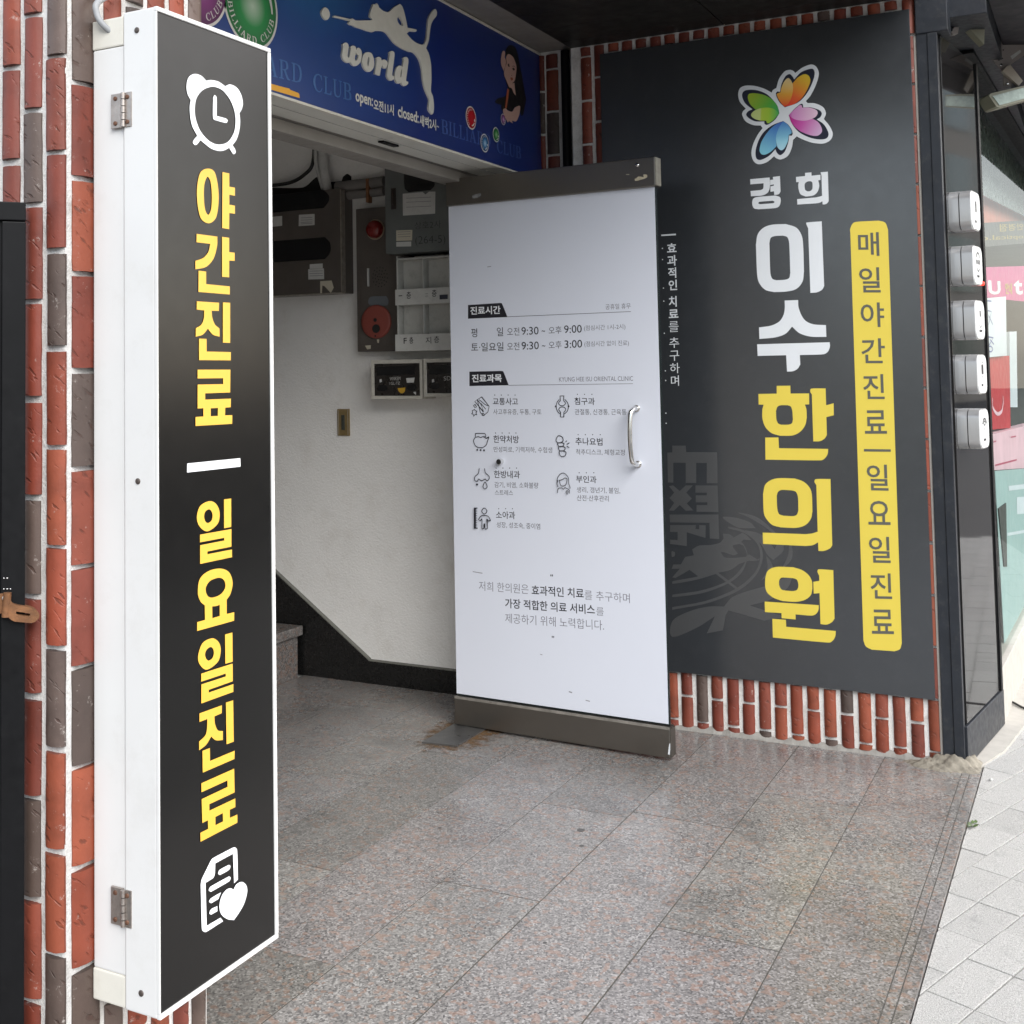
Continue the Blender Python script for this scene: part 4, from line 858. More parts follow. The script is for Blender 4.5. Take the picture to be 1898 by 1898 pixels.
# ================================================================== the large dark clinic board
cb = thing('clinic_board', 'large dark grey clinic board with butterfly logo and tall Korean name', 'sign', (4.60, 1.12, .215))
m = MB(); m.box(4.600, 4.6045, .541, 1.699, .216, 2.625, .0008); m.build('board', clin_grey, cb)
m = MB(); m.box(4.6046, 4.609, .5425, 1.6975, .2175, 2.6235); m.build('board_edge', mat('board_core', (.60, .56, .52), .6, var=.06), cb)
v = VY(CLIN, .0010, True)
v.path("78,235 340,212 *345,320 *320,410 *240,455 88,466 82,395 220,382 *250,365 258,335 258,290 80,305|385,205 480,192 488,400 *470,432 *440,445 402,448 400,398 352,405 352,332 398,322 398,305 348,315 348,245 388,240|*180,475 420,456 *480,480 *490,535 *470,600 *420,625 190,642 *130,630 *105,570 *118,500 / *210,540 380,526 *402,535 *400,555 *370,562 215,573 *190,565 *192,548", 1380, 300, 7.3)
v.path("697,205 820,192 820,150 905,143 908,188 1028,175 1028,245 998,250 *1012,330 *985,410 *930,455 830,470 *760,440 *735,380 *728,320 735,272 700,275 / *850,268 *900,264 *920,290 *918,365 *890,395 *850,398 *820,375 *816,300|1030,142 1128,133 1140,530 *1120,560 *1090,575 1058,576 1055,535 *1010,555 960,562 716,578 712,505 960,482 *1010,472 1050,460 1042,185", 1380, 300, 7.3)
v.path("*380,850 560,842 *700,890 *775,1000 *795,1150 805,1480 *785,1620 *700,1720 *560,1755 400,1762 *280,1730 *195,1630 *170,1500 155,1120 *180,980 *260,890 / *410,1005 520,998 *580,1020 *605,1100 620,1500 *605,1570 *550,1595 430,1602 *375,1580 *350,1500 337,1100 *355,1030|*840,822 1045,805 1078,1680 *1050,1730 *980,1765 892,1773 862,900 *840,850", 1380, 300, 7.3)
v.path("785,180 1048,170 *1055,300 *1110,460 *1200,580 *1350,645 1592,660 1600,890 *1300,885 *1080,820 930,690 *800,830 *600,900 292,930 285,705 *520,670 *680,590 *760,470 *788,330|248,1035 1665,995 *1670,1080 *1630,1180 *1540,1230 1082,1245 1090,1430 *1040,1510 *950,1560 832,1568 815,1248 258,1262", 1380, 540, 10.544)
v.build('white_lettering', clin_white, cb)
v = VY(CLIN, .0010, True)
v.path("168,318 525,312 525,160 790,157 795,310 1157,308 1160,520 1075,525 *1105,620 1112,780 *1080,930 *980,1060 *830,1130 590,1135 *420,1080 *300,960 *245,790 245,620 268,528 172,525 / *600,540 740,538 *800,565 *830,650 842,820 *820,890 *750,918 610,920 *550,890 *518,810 510,650 *540,570|*1200,215 1480,210 1490,540 1637,500 1640,735 1495,770 1505,1120 *1460,1190 *1370,1240 1240,1245 1212,330 *1180,270|300,1170 558,1168 570,1378 1530,1392 *1520,1490 *1470,1570 *1390,1615 305,1602", 1390, 700, 10.544)
v.path("*600,170 880,178 *1050,240 *1170,360 *1212,500 1222,820 *1190,970 *1080,1090 *900,1142 600,1132 *430,1080 *300,930 *268,800 258,480 *300,300 *430,200 / *620,402 820,410 *900,440 *940,540 948,800 *920,880 *850,912 660,905 *570,870 *535,760 525,520 *550,440|*1290,190 1575,188 1610,1480 *1570,1540 *1450,1592 1340,1592 1333,1425 *1230,1480 1090,1497 258,1455 250,1235 1090,1265 *1220,1250 1325,1215 1300,310 *1262,240", 1390, 870, 10.544)
v.path("*560,215 850,225 *1020,280 *1150,380 *1212,500 1222,640 *1190,770 *1080,860 *900,900 640,885 *460,820 *340,720 *300,600 300,440 *340,310 *430,240 / *650,425 850,438 *920,470 *948,560 945,620 *915,670 *840,690 700,680 *620,660 *575,580 570,490 *600,440|*1345,265 1630,280 1655,1230 *1600,1300 *1500,1345 1380,1335 1362,730 1248,740 1240,510 1358,490 1355,390 *1320,310|290,895 1345,965 *1340,1060 *1290,1140 *1200,1170 892,1145 895,1245 622,1220 618,1120 295,1100|440,1232 705,1252 710,1388 1678,1470 *1670,1570 *1620,1660 *1540,1697 450,1598", 1390, 1030, 10.544)
v.build('yellow_lettering', clin_yellow, cb)
v = VY(CLIN, .0008)
pill = smooth_poly([(*CLIN.uv(x, y), s_) for x, y, s_ in ((1576.2, 432, 0), (1576, 424, 1), (1582, 413, 1), (1595, 410.5, 0), (1629, 409, 0), (1641, 413, 1), (1646, 426, 0), (1671.5, 1192, 0), (1668, 1203, 1), (1658, 1207, 0), (1616, 1204, 0), (1605, 1198, 1), (1600.5, 1187, 0))])
v.raw(*fill2d([pill])); v.build('yellow_strip', clin_yellow, cb)
v = VY(CLIN, .0016, True); kp, kq = (1560, 400, 4.515), (1560, 800, 4.515)
for tx, x0, x1, yt, yb in (("매", 143, 318, 138, 335), ("일", 152, 328, 432, 641), ("야", 164, 360, 726, 930), ("간", 170, 367, 1026, 1233), ("진", 185, 362, 1326, 1533), ("료", 197, 381, 1628, 1823)): v.text(tx, x0, yb, x1, yb, yb-yt, *kp, bold=.010)
for tx, x0, x1, yt, yb in (("일", 216, 394, 276, 492), ("요", 226, 411, 580, 779), ("일", 234, 412, 880, 1097), ("진", 246, 424, 1186, 1398), ("료", 255, 439, 1490, 1692)): v.text(tx, x0, yb-2, x1, yb+2, yb-yt, *kq, bold=.010)
v.path("188,145 412,148 412,168 188,166", *kq)
v.build('strip_lettering', clin_letter, cb)
v = VY(CLIN, .0010, True); kt = (1215, 420, 6.117)
for tx, x0, x1, yt, yb, bo in (("효", 132, 240, 190, 292, .02), ("과", 135, 244, 325, 445, .02), ("적", 144, 237, 465, 585, .02), ("인", 152, 247, 605, 722, .02), ("치", 153, 242, 790, 912, .02), ("료", 152, 261, 940, 1036, .02), ("를", 154, 264, 1075, 1195, -.004), ("추", 158, 270, 1258, 1376, 0), ("구", 163, 271, 1408, 1522, 0), ("하", 166, 276, 1548, 1664, 0), ("며", 178, 268, 1690, 1808, 0)): v.text(tx, x0, yb+2, x1, yb-4, yb-yt, *kt, bold=bo)
v.path("66,92 232,80 232,98 66,108", *kt); v.dots([(79, 247), (81, 374), (91, 697), (95, 845), (101, 1210), (113, 1635), (116, 1745), (119, 2115), (122, 2230)], *kt, 7); v.build('side_lettering', clin_white, cb)
# the four-winged logo
kl = (1360, 110, 9.49)
v = VY(CLIN, .0006); v.path("*1360,90 *1450,130 *1498,250 *1450,440 *1350,640 1268,735 1300,770 *1430,775 *1570,840 *1622,950 1585,1050 *1690,1180 *1742,1310 *1700,1420 *1580,1480 *1400,1470 *1230,1415 1108,1355 1045,1415 *1020,1560 *950,1700 *830,1760 *750,1740 710,1705 *580,1810 *440,1845 *350,1790 *312,1660 *340,1500 *420,1330 508,1210 475,1165 *340,1155 *210,1090 *150,980 *160,920 212,868 *110,750 *78,620 *110,510 *200,465 *350,465 *520,510 668,585 *690,540 750,505 *800,340 *900,210 *990,185 *1050,205 1082,240 *1210,145", *kl); v.build('logo_outline', clin_white, cb)
v = VY(CLIN, .0009)
for s_ in ("*1380,165 *1425,250 *1380,420 *1280,610 *1130,760 900,845 *810,760 *755,660 740,600 *765,568 815,572 *840,440 *910,300 *985,260 *1040,310 1065,355 *1190,225", "*290,535 *430,550 *590,620 *720,750 *790,880 803,950 *730,1060 *620,1140 570,1155 540,1130 540,1092 *380,1090 *260,1030 *220,970 *260,910 330,880 *200,770 *147,640 *180,560", "968,985 *1060,880 1165,790 *1210,785 1225,845 *1350,845 *1500,890 *1550,950 *1520,1020 1460,1055 *1590,1150 *1668,1300 *1640,1385 *1530,1410 *1350,1380 *1150,1280 *1030,1140", "870,1085 *960,1150 *1020,1240 1040,1310 1020,1345 975,1340 *960,1460 *900,1620 *820,1685 *760,1640 735,1580 *620,1700 *470,1770 *400,1740 *385,1620 *430,1450 *520,1290 *680,1160"): v.path(s_, *kl)
v.build('logo_wing_edge', mat('print_ink_navy', (.008, .011, .028), .45), cb)
def grad(name, stops, a_, b_):
    """printed colour blend along a line on the board"""
    m_ = bpy.data.materials.new(name); m_.use_nodes = True; t = m_.node_tree; p = t.nodes['Principled BSDF']
    A, B = CLIN.at(kl[0]+a_[0]/kl[2], kl[1]+a_[1]/kl[2])-ORG[cb], CLIN.at(kl[0]+b_[0]/kl[2], kl[1]+b_[1]/kl[2])-ORG[cb]; D = B-A
    tc = N(t, 'ShaderNodeTexCoord'); s1 = N(t, 'ShaderNodeVectorMath', operation='SUBTRACT'); s1.inputs[1].default_value = A; t.links.new(tc.outputs['Object'], s1.inputs[0])
    dt = N(t, 'ShaderNodeVectorMath', operation='DOT_PRODUCT'); dt.inputs[1].default_value = D/D.length_squared; t.links.new(s1.outputs[0], dt.inputs[0])
    t.links.new(ramp(t, dt.outputs['Value'], stops), p.inputs['Base Color']); p.inputs['Roughness'].default_value = .45; return m_
c8 = lambda *a_: tuple(q*.85 for q in srgb(*a_))
for nm, sh, st_, a_, b_ in (
    ("wing_red", "890,835 *870,700 *900,520 1040,420 *1130,320 *1240,262 *1320,290 *1348,380 *1300,520 *1200,680 *1060,790", [(0, c8(225, 45, 45)), (.35, c8(230, 100, 45)), (1, c8(232, 200, 55))], (920, 830), (1270, 280)),
    ("wing_orange", "*865,640 *880,760 890,835 *960,780 *1020,660 *1045,500 *1020,390 *960,330 *890,390 *840,500 825,580 *790,595 *758,615 *790,700 *850,790 890,832", [(0, c8(228, 75, 40)), (.45, c8(232, 170, 60)), (.8, c8(238, 205, 130)), (1, c8(240, 215, 160))], (890, 830), (950, 340)),
    ("wing_green", "800,945 *770,820 *680,710 *540,630 *380,598 *270,610 *248,680 *290,790 385,885 *560,850 *700,880", [(0, c8(50, 165, 90)), (.35, c8(90, 175, 60)), (1, c8(170, 195, 50))], (790, 930), (270, 640)),
    ("wing_lime", "800,950 *700,870 *560,850 *400,885 *308,965 *340,1030 *450,1075 570,1080 *590,1120 620,1125 *710,1060", [(0, c8(70, 180, 90)), (.35, c8(165, 205, 60)), (.62, c8(185, 210, 70)), (.68, c8(205, 220, 140)), (1, c8(205, 220, 140))], (790, 950), (310, 970)),
    ("wing_magenta", "972,985 *1020,1120 *1150,1250 *1330,1330 *1470,1345 *1550,1280 *1540,1190 *1480,1100 1385,1045 *1200,1080 *1060,1050", [(0, c8(190, 30, 140)), (.4, c8(205, 90, 175)), (1, c8(215, 180, 215))], (1000, 1030), (1540, 1270)),
    ("wing_pink", "972,980 *1060,890 1160,808 *1195,810 1205,850 *1330,850 *1450,890 *1478,950 *1430,1020 *1290,1075 *1150,1075 *1040,1040", [(0, c8(190, 60, 160)), (.12, c8(215, 140, 200)), (1, c8(232, 200, 220))], (975, 985), (1470, 950)),
    ("wing_blue", "868,1090 *720,1160 *590,1290 *490,1450 *455,1600 *490,1670 *560,1675 *660,1620 755,1525 *745,1390 *790,1240", [(0, c8(60, 95, 185)), (.3, c8(80, 140, 205)), (1, c8(140, 215, 235))], (850, 1100), (500, 1660)),
    ("wing_sky", "870,1090 *790,1220 *745,1380 *770,1540 *830,1600 *890,1570 *950,1450 970,1330 *1015,1305 1022,1275 *990,1200 *930,1130", [(0, c8(70, 130, 200)), (.5, c8(130, 195, 225)), (.7, c8(160, 220, 240)), (1, c8(185, 228, 245))], (865, 1100), (830, 1600))):
    v = VY(CLIN, .0013 if nm in ('wing_red', 'wing_green', 'wing_magenta', 'wing_blue') else .0016); v.path(sh, *kl); v.build('logo_wing', grad(nm, st_, a_, b_), cb)
# ghosted university crest
kg = (1230, 820, 4.996); v = VY(CLIN, .0003)
for s_ in ("80,30 205,30 210,90 480,92 *495,95 500,378 400,378 400,190 302,190 302,375 205,375 205,188 90,188 90,372 40,370 35,95 80,92",
           "50,405 88,398 150,450 205,398 272,398 210,465 262,520 215,565 275,630 205,632 150,580 95,632 50,630 98,560 55,515 98,465|295,398 500,400 508,645 305,642 305,580 405,580 405,555 298,555 298,490 400,490 400,465 295,465",
           "55,668 508,668 515,895 428,890 425,745 60,740|60,765 300,765 295,800 330,805 330,765 390,768 388,885 215,832 215,960 60,940 60,900 130,905 130,830 60,828",
           "*550,690 *680,700 *800,740 855,795 *700,790 *600,740|*690,650 *860,690 *1000,800 *1090,900 *1110,1000 1015,1090 *960,1040 *900,940 750,810 *900,850 *1000,950 1030,990 *1050,900 *960,800 *800,700|*1170,930 *1195,1000 *1180,1090 1085,1190 *1150,1050",
           "550,845 *610,850 650,880 730,835 *770,860 815,905 740,900 700,940 *640,960 690,1030 *650,1045 *570,1020 530,1015 *560,1060 *620,1070 760,1060 790,1035 870,1085 890,1070 885,1090 840,1100 790,1095 700,1125 *620,1180 490,1210 320,1240 240,1180 *190,1210 110,1255 80,1250 150,1170 75,1170 90,1130 160,1130 200,1060 280,1045 265,990 *330,955 *430,950 *520,930 555,890",
           "*600,780 *760,820 *880,920 *920,1050 *880,1190 *780,1310 *640,1400 *400,1490 80,1550 80,1525 *380,1470 *620,1380 *760,1290 *860,1180 *895,1050 *860,930 *750,840 *600,795|*85,1285 *300,1245 *500,1190 510,1210 *310,1270 *85,1310|*85,1410 *350,1370 *580,1290 *700,1190 *770,1060 *740,960 700,940 *725,925 *770,1000 *775,1080 *720,1210 *590,1310 *360,1395 *85,1432|480,1215 505,1205 685,1345 665,1358",
           "*85,1650 *250,1560 *420,1520 560,1520 *640,1430 *800,1370 950,1330 *1120,1250 1200,1180 *1160,1330 *1000,1450 800,1510 1080,1600 1100,1620 930,1650 *760,1600 600,1555 575,1600 550,1740 400,1768 475,1610 *300,1720 *80,1800",
           "950,1050 *990,1100 *1010,1180 905,1280 *960,1180|*75,1010 *105,1020 *100,1055 75,1060"):
    v.path(s_, *kg)
v.build('ghost_crest', ghost, cb)

# ================================================================== fittings on the stairwell wall
ki, ks = (470, 180, 3.795), (480, 560, 3.795)
def pi(d): return PL((4.70-d, 2.2, 0), (0, -1, 0), (-1, 0, 0))   # front plane of a fitting that stands d off the wall
def rect(pl, x0, y0, x1, y1, k):
    (a_, b_), (c_, d_) = pl.uv(k[0]+x0/k[2], k[1]+y0/k[2]), pl.uv(k[0]+x1/k[2], k[1]+y1/k[2]); e = pl.uv(k[0]+x0/k[2], k[1]+y1/k[2])[1]; f = pl.uv(k[0]+x1/k[2], k[1]+y0/k[2])[1]
    return a_, c_, (d_+e)/2, (b_+f)/2
# meter cabinet
D = .10; pf = pi(D); u0, u1, v0, v1 = rect(pf, -330, 690, 622, 1402, ki)
mc = thing('meter_cabinet', 'wide brown meter cabinet with two dark windows on the stairwell wall', 'cabinet', pf.P((u0+u1)/2, v0, -D/2))
m = MB(); m.pbox(pf, u0, u1, v0, v1, -D+.0005, 0, .004); m.build('case', box_brown, mc)
m = MB(); m.pbox(pf, u1-.003, u1+.002, v0+.004, v1-.004, -.03, .003, .001); m.pbox(pf, u0, u1, v0-.002, v0+.003, -.03, .003, .001); m.build('door_edge', mat('bare_edge', (.30, .27, .23), .4, metal=.5, var=.3, vs=40), mc)
for x0, y0, x1, y1 in ((-280, 690, 530, 815), (-280, 1015, 540, 1165)):
    v = VY(pf, .0006); a_, b_, c_, d_ = rect(pf, x0, y0, x1, y1, ki); r_ = .028
    q = [(a_+r_, c_, 0), (b_-r_, c_, 0), (b_, c_+r_, 1), (b_, d_-r_, 1), (b_-r_, d_, 0), (a_+r_, d_, 0), (a_, d_-r_, 1), (a_, c_+r_, 1)]
    v.raw(*fill2d([smooth_poly(q)])); v.build('window', dark_glass, mc)
for s_ in ("100,845 202,836 202,905 100,916", "320,828 430,822 430,900 318,908", "385,1212 496,1205 497,1280 386,1283", "396,1176 487,1170 487,1205 396,1209"):
    v = VY(pf, .0010); v.path(s_, *ki); v.build('label_sticker', paper, mc)
v = VY(pf, .0012); v.path("470,1295 550,1290 565,1340 545,1378 500,1330 485,1325 482,1380 470,1382", *ki); v.build('torn_sticker', paper_cream, mc)
v = VY(pf, .0016)
for y in (850, 866, 882, 892): v.stroke("335,%d 415,%d" % (y, y-4), *ki, 3)
for y in (1225, 1242, 1258): v.stroke("395,%d 488,%d" % (y, y-3), *ki, 3)
v.build('sticker_print', ink_light, mc)
m = MB()                                                # conduits and cable above the cabinet
m.tube([INT.at(632, 349, .035), INT.at(720, 338, .035)], .024, 14); m.tube([INT.at(632, 366, .035), INT.at(720, 356, .035)], .020, 14)
cd = tag(m.build('conduit_run', pipe_grey), 'pair of grey horizontal conduits between the brown and grey cabinets', 'conduit')
m = MB(); m.pbox(INT, INT.uv(691, 350)[0], INT.uv(696, 350)[0], INT.uv(694, 378)[1], INT.uv(694, 334)[1], .03, .062, .002); m.build('clamp', rust, cd)
m = MB(); m.tube(spline([INT.at(609, 240, .05), INT.at(610, 300, .05), INT.at(614, 330, .05), INT.at(619, 358, .05)]), .021, 14); tag(m.build('conduit', pipe_white), 'thick white conduit dropping behind the meter cabinet', 'conduit')
m = MB(); m.tube(spline([INT.at(596, 240, .05), INT.at(597, 300, .05), INT.at(602, 325, .05), INT.at(610, 352, .05)]), .010, 12); tag(m.build('conduit', pipe_white), 'thin white flexible conduit beside the thick white one', 'conduit')
m = MB(); m.tube(spline([INT.at(440, 352, .04), INT.at(500, 347, .04), INT.at(545, 341, .04), INT.at(573, 326, .04), INT.at(589, 303, .04), INT.at(592, 240, .04)]), .0085, 10); tag(m.build('cable', rubber), 'black cable sagging across the stairwell wall above the meter cabinet', 'cable')
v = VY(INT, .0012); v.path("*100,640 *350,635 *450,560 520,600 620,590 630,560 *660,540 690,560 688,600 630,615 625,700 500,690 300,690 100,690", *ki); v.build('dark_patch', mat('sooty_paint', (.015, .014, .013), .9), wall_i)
# fire alarm panel
D = .055; pf = pi(D); u0, u1, v0, v1 = rect(pf, 718, 770, 1100, 1788, ki)
fa = thing('alarm_panel', 'tall brown fire alarm panel with red lamp and red call button', 'alarm panel', pf.P((u0+u1)/2, v0, -D/2))
m = MB(); m.pbox(pf, u0, u1, v0, v1, -D+.0005, 0, .004); m.build('case', box_brown, fa)
m = MB(); a_, b_, c_, d_ = rect(pf, 748, 800, 1090, 1745, ki); m.pbox(pf, a_, b_, c_, d_, -.001, .004, .002); m.build('front_plate', box_brown, fa)
pz_ = pi(D+.004); u, w = pz_.uv(ki[0]+862/ki[2], ki[1]+932/ki[2]); ry = abs(pz_.uv(ki[0]+862/ki[2], ki[1]+862/ki[2])[1]-w)
m = MB(); m.disc(pz_, u-.002, w, ry*1.03, 0, .006, 28); lr = m.build('lamp_ring', mat('lamp_ring', (.34, .28, .2), .5), fa)
m = MB(); m.disc(pz_, u, w, ry*.90, .006, .020, 28, dome=.022); m.build('red_lamp', red_lamp, fa)
m = MB()
for ring, n in ((0, 1), (20, 6), (40, 11), (60, 15)):
    for i in range(n):
        x, y = 890+ring*.85*math.cos(2*math.pi*i/n+ring), 1265+ring*1.15*math.sin(2*math.pi*i/n+ring); u, w = pz_.uv(ki[0]+x/ki[2], ki[1]+y/ki[2]); m.disc(pz_, u, w, .0028, .0002, .0006, 8)
m.build('speaker_holes', rubber, fa)
m = MB(); a_, b_, c_, d_ = rect(pz_, 805, 1205, 816, 1332, ki); m.pbox(pz_, a_, b_, c_, d_, 0, .010, .001); m.build('handle', pipe_white, fa)
v = VY(pz_, .0012); v.path("*825,1405 935,1400 *950,1430 *940,1465 820,1466 *806,1440", *ki); v.build('name_plate', mat('plate_bluegrey', (.13, .145, .16), .5), fa)
u, w = pz_.uv(ki[0]+868/ki[2], ki[1]+1580/ki[2]); ry = abs(pz_.uv(ki[0]+868/ki[2], ki[1]+1462/ki[2])[1]-w)
m = MB(); m.disc(pz_, u, w, ry, 0, .012, 36, dome=.003); rd = m.build('call_button', red_disc, fa)
m = MB(); m.disc(pz_, u+.004, w-ry*.42, ry*.26, .0145, .017, 20); m.disc(pz_, u, w+ry*.1, ry*.11, .0145, .017, 14); m.disc(pz_, u, w-ry*.85, ry*.05, .0145, .017, 8); m.build('key_hole', rubber, rd)
v = VY(pz_, .0012); v.path("785,1748 825,1745 825,1770 800,1775|868,1705 885,1705 882,1730 872,1728", *ki); v.build('tape_scrap', paper_cream, fa)
# grey distribution cabinet
D = .17; pf = pi(D); u0, u1, v0, v1 = rect(pf, 918, 330, 1700, 1078, ki)
gc = thing('distribution_cabinet', 'grey metal cabinet with black window and scribbled writing, behind the open door', 'cabinet', pf.P((u0+u1)/2, v0, -D/2))
m = MB(); m.pbox(pf, u0, u1, v0, v1, -D+.0005, 0, .004); m.build('case', box_grey, gc)
v = VY(pf, .001); a_, b_, c_, d_ = rect(pf, 1060, 470, 1275, 662, ki); r_ = .02
v.raw(*fill2d([smooth_poly([(a_+r_, c_, 0), (b_-r_, c_, 0), (b_, c_+r_, 1), (b_, d_-r_, 1), (b_-r_, d_, 0), (a_+r_, d_, 0), (a_, d_-r_, 1), (a_, c_+r_, 1)])])); v.build('window', dark_glass, gc)
v = VY(pf, .0014); v.path("1050,680 1190,668 1210,685 1235,665 1280,665 1278,820 1052,834", *ki); v.build('paper_notice', paper, gc)
v = VY(pf, .0014); v.path("1005,938 1118,934 1116,1008 1005,1012", *ki); v.build('label_sticker', paper_cream, gc)
v = VY(pf, .0014); v.path("1005,1020 1110,1016 1110,1050 1005,1052", *ki); v.build('label_sticker', paper, gc)
v = VY(pf, .0018)
for y in (712, 740, 775): v.stroke("1075,%d 1250,%d" % (y, y-8), *ki, 2.5)
for y in (950, 966, 984): v.stroke("1015,%d 1105,%d" % (y, y-4), *ki, 3)
v.build('sticker_print', ink_light, gc)
v = VY(pf, .0012); v.text("상호2사", 1135, 930, 1320, 918, 52, *ki, bold=-.018).text("(264-5)", 1140, 1050, 1350, 1040, 70, *ki, bold=-.016); v.build('scribbled_writing', mat('pencil', (.03, .032, .032), .7), gc)
m = MB(); a_, b_, c_, d_ = rect(pf, 968, 640, 1004, 790, ki); m.pbox(pf, a_, b_, c_, d_, 0, .004, .002); m.pbox(pf, a_+.006, b_-.006, c_+.02, d_-.01, .004, .014, .002); m.build('latch', mat('dark_latch', (.05, .04, .035), .4, metal=.5), gc)
# white letter rack
D = .12; pf = pi(D); u0, u1, v0, v1 = rect(pf, 1003, 1118, 1600, 1782, ki)
lr = thing('letter_rack', 'white painted letter rack with four compartments and handwritten floor labels', 'letter rack', pf.P((u0+u1)/2, v0, -D/2))
m = MB(); m.pbox(pf, u0, u1, v0, v1, -D+.0005, -.05, .002); m.build('back_board', box_white, lr)
m = MB()
for x0, y0, x1, y1 in ((1003, 1118, 1022, 1782), (1185, 1118, 1200, 1782), (1368, 1118, 1384, 1782), (1585, 1118, 1600, 1782), (1003, 1116, 1600, 1130)):
    a_, b_, c_, d_ = rect(pf, x0, y0, x1, y1, ki); m.pbox(pf, a_, b_, c_, d_, -.052, 0, .001)
m.build('divider', box_white, lr)
for y0, y1 in ((1340, 1452), (1662, 1782)):
    m = MB(); a_, b_, c_, d_ = rect(pf, 998, y0, 1600, y1, ki); m.pbox(pf, a_, b_, c_, d_, -.053, .004, .0015); m.build('label_strip', mat('strip_white', (.55, .55, .52), .6, var=.06, dirt=.3, vs=14), lr)
v = VY(pf, .0052)
for tx, x0, yb, x1, h in (("一", 1024, 1402, 1050, 6), ("층", 1080, 1420, 1112, 50), ("二", 1210, 1402, 1232, 18), ("층", 1258, 1406, 1292, 50), ("F", 1060, 1735, 1082, 40), ("층", 1100, 1735, 1128, 46), ("지", 1215, 1735, 1254, 46), ("층", 1274, 1730, 1310, 48)): v.text(tx, x0, yb, x1, yb-2, h, *ki, bold=.004)
v.build('handwriting', ink, lr)
v = VY(pf, .0054); v.path("1312,1392 1370,1388 1370,1420 1313,1424", *ki); v.build('dark_tag', mat('dark_tag', (.03, .035, .05), .5), lr)
# two small boxed meters
for i, (x0, y0, x1, y1, lab) in enumerate(((790, 405, 1152, 682, 'small white framed gas meter box under the alarm panel, left of a pair'), (1158, 395, 1520, 665, 'small white framed gas meter box half hidden by the open door'))):
    D = .12; pf = pi(D); u0, u1, v0, v1 = rect(pf, x0, y0, x1, y1, ks)
    gm = thing('meter_box', lab, 'meter box', pf.P((u0+u1)/2, v0, -D/2), 'meter boxes under the letter rack')
    m = MB(); m.pbox(pf, u0, u1, v0, v1, -D+.0005, -.004, .002)
    for a_, b_, c_, d_ in ((u0, u1, v0, v0+.014), (u0, u1, v1-.016, v1), (u0, u0+.014, v0+.014, v1-.016), (u1-.012, u1, v0+.014, v1-.016)): m.pbox(pf, a_, b_, c_, d_, -.0042, .003, .001)
    m.build('case', mat('meter_case_white', (.52, .50, .44), .6, var=.1, dirt=.4, vs=25), gm)
    m = MB(); m.pbox(pf, u0+.0145, u1-.0125, v0+.0145, v1-.0165, -.004, -.001); m.build('front_glass', mat('meter_front', (.020, .017, .015), .3, var=.2), gm)
    cx = x0+40
    v = VY(pf, -.0004)
    for a_, b_, rx, ry in ((cx+40, 195 if i else 200, 34, 24), (cx+245, 195, 34, 24)):
        v.path(" ".join("*%d,%d" % (a_+rx*math.cos(k*.785), b_+ry*math.sin(k*.785)+y0-205+(205 if True else 0)) for k in range(8)), *ks)
    v.path("%d,%d %d,%d %d,%d %d,%d" % (x0+35, y0+50, x1-55, y0+42, x1-55, y0+105, x0+40, y0+112), *ks); v.build('dial_window', dark_glass, gm)
    v = VY(pf, .0002); q = x0-790
    v.path("%d,535 %d,530 %d,565 %d,568|%d,632 %d,630 %d,655 %d,640|%d,545 %d,540 %d,560 %d,566" % (1035+q, 1095+q, 1090+q, 1040+q, 1085+q, 1105+q, 1105+q, 1090+q, 848+q, 862+q, 866+q, 850+q), *ks); v.build('label_sticker', paper, gm)
    v = VY(pf, .0004); v.text("SPSP" if i else "WNKEM", (1300-1158+x0) if i else 920, 552, (1360-1158+x0) if i else 995, 548, 24, *ks, bold=.0).text("1GL-TZ", 920+q, 582, 992+q, 580, 20, *ks, bold=0.) if not i else None
    if i: v.text("SDSI", 1300, 552, 1380, 548, 30, *ks)
    v.build('serial_number', mat('chalk_print', (.45, .44, .42), .6), gm)
    if not i:
        v = VY(pf, .0003); v.path("975,605 1030,600 *1025,630 *1005,642 *985,630", *ks); v.build('yellow_sticker', mat('sticker_yellow', (.55, .32, .03), .5), gm)
# brass switch plate
pf = pi(.008); u0, u1, v0, v1 = rect(pf, 550, 752, 636, 940, ks)
sw = thing('switch_plate', 'narrow brass switch plate with three dark switches on the plaster wall', 'light switch', pf.P((u0+u1)/2, v0, -.004))
m = MB(); m.pbox(pf, u0, u1, v0, v1, -.0075, 0, .0015); m.build('plate', brass, sw)
m = MB(); m.pbox(pf, u0+.006, u0+.008, v0+.004, v1-.004, 0, .001); m.pbox(pf, u1-.008, u1-.006, v0+.004, v1-.004, 0, .001); m.build('plate_trim', mat('trim_pale', (.45, .42, .36), .4, metal=.3), sw)
for f in (.32, .50, .68):
    m = MB(); uc = (u0+u1)/2; vc = v0+(v1-v0)*f; m.pbox(pf, uc-.0085, uc+.0085, vc-.012, vc+.012, 0, .004, .0015); m.build('rocker', mat('switch_dark', (.05, .055, .045), .4, var=.4, vs=120), sw)

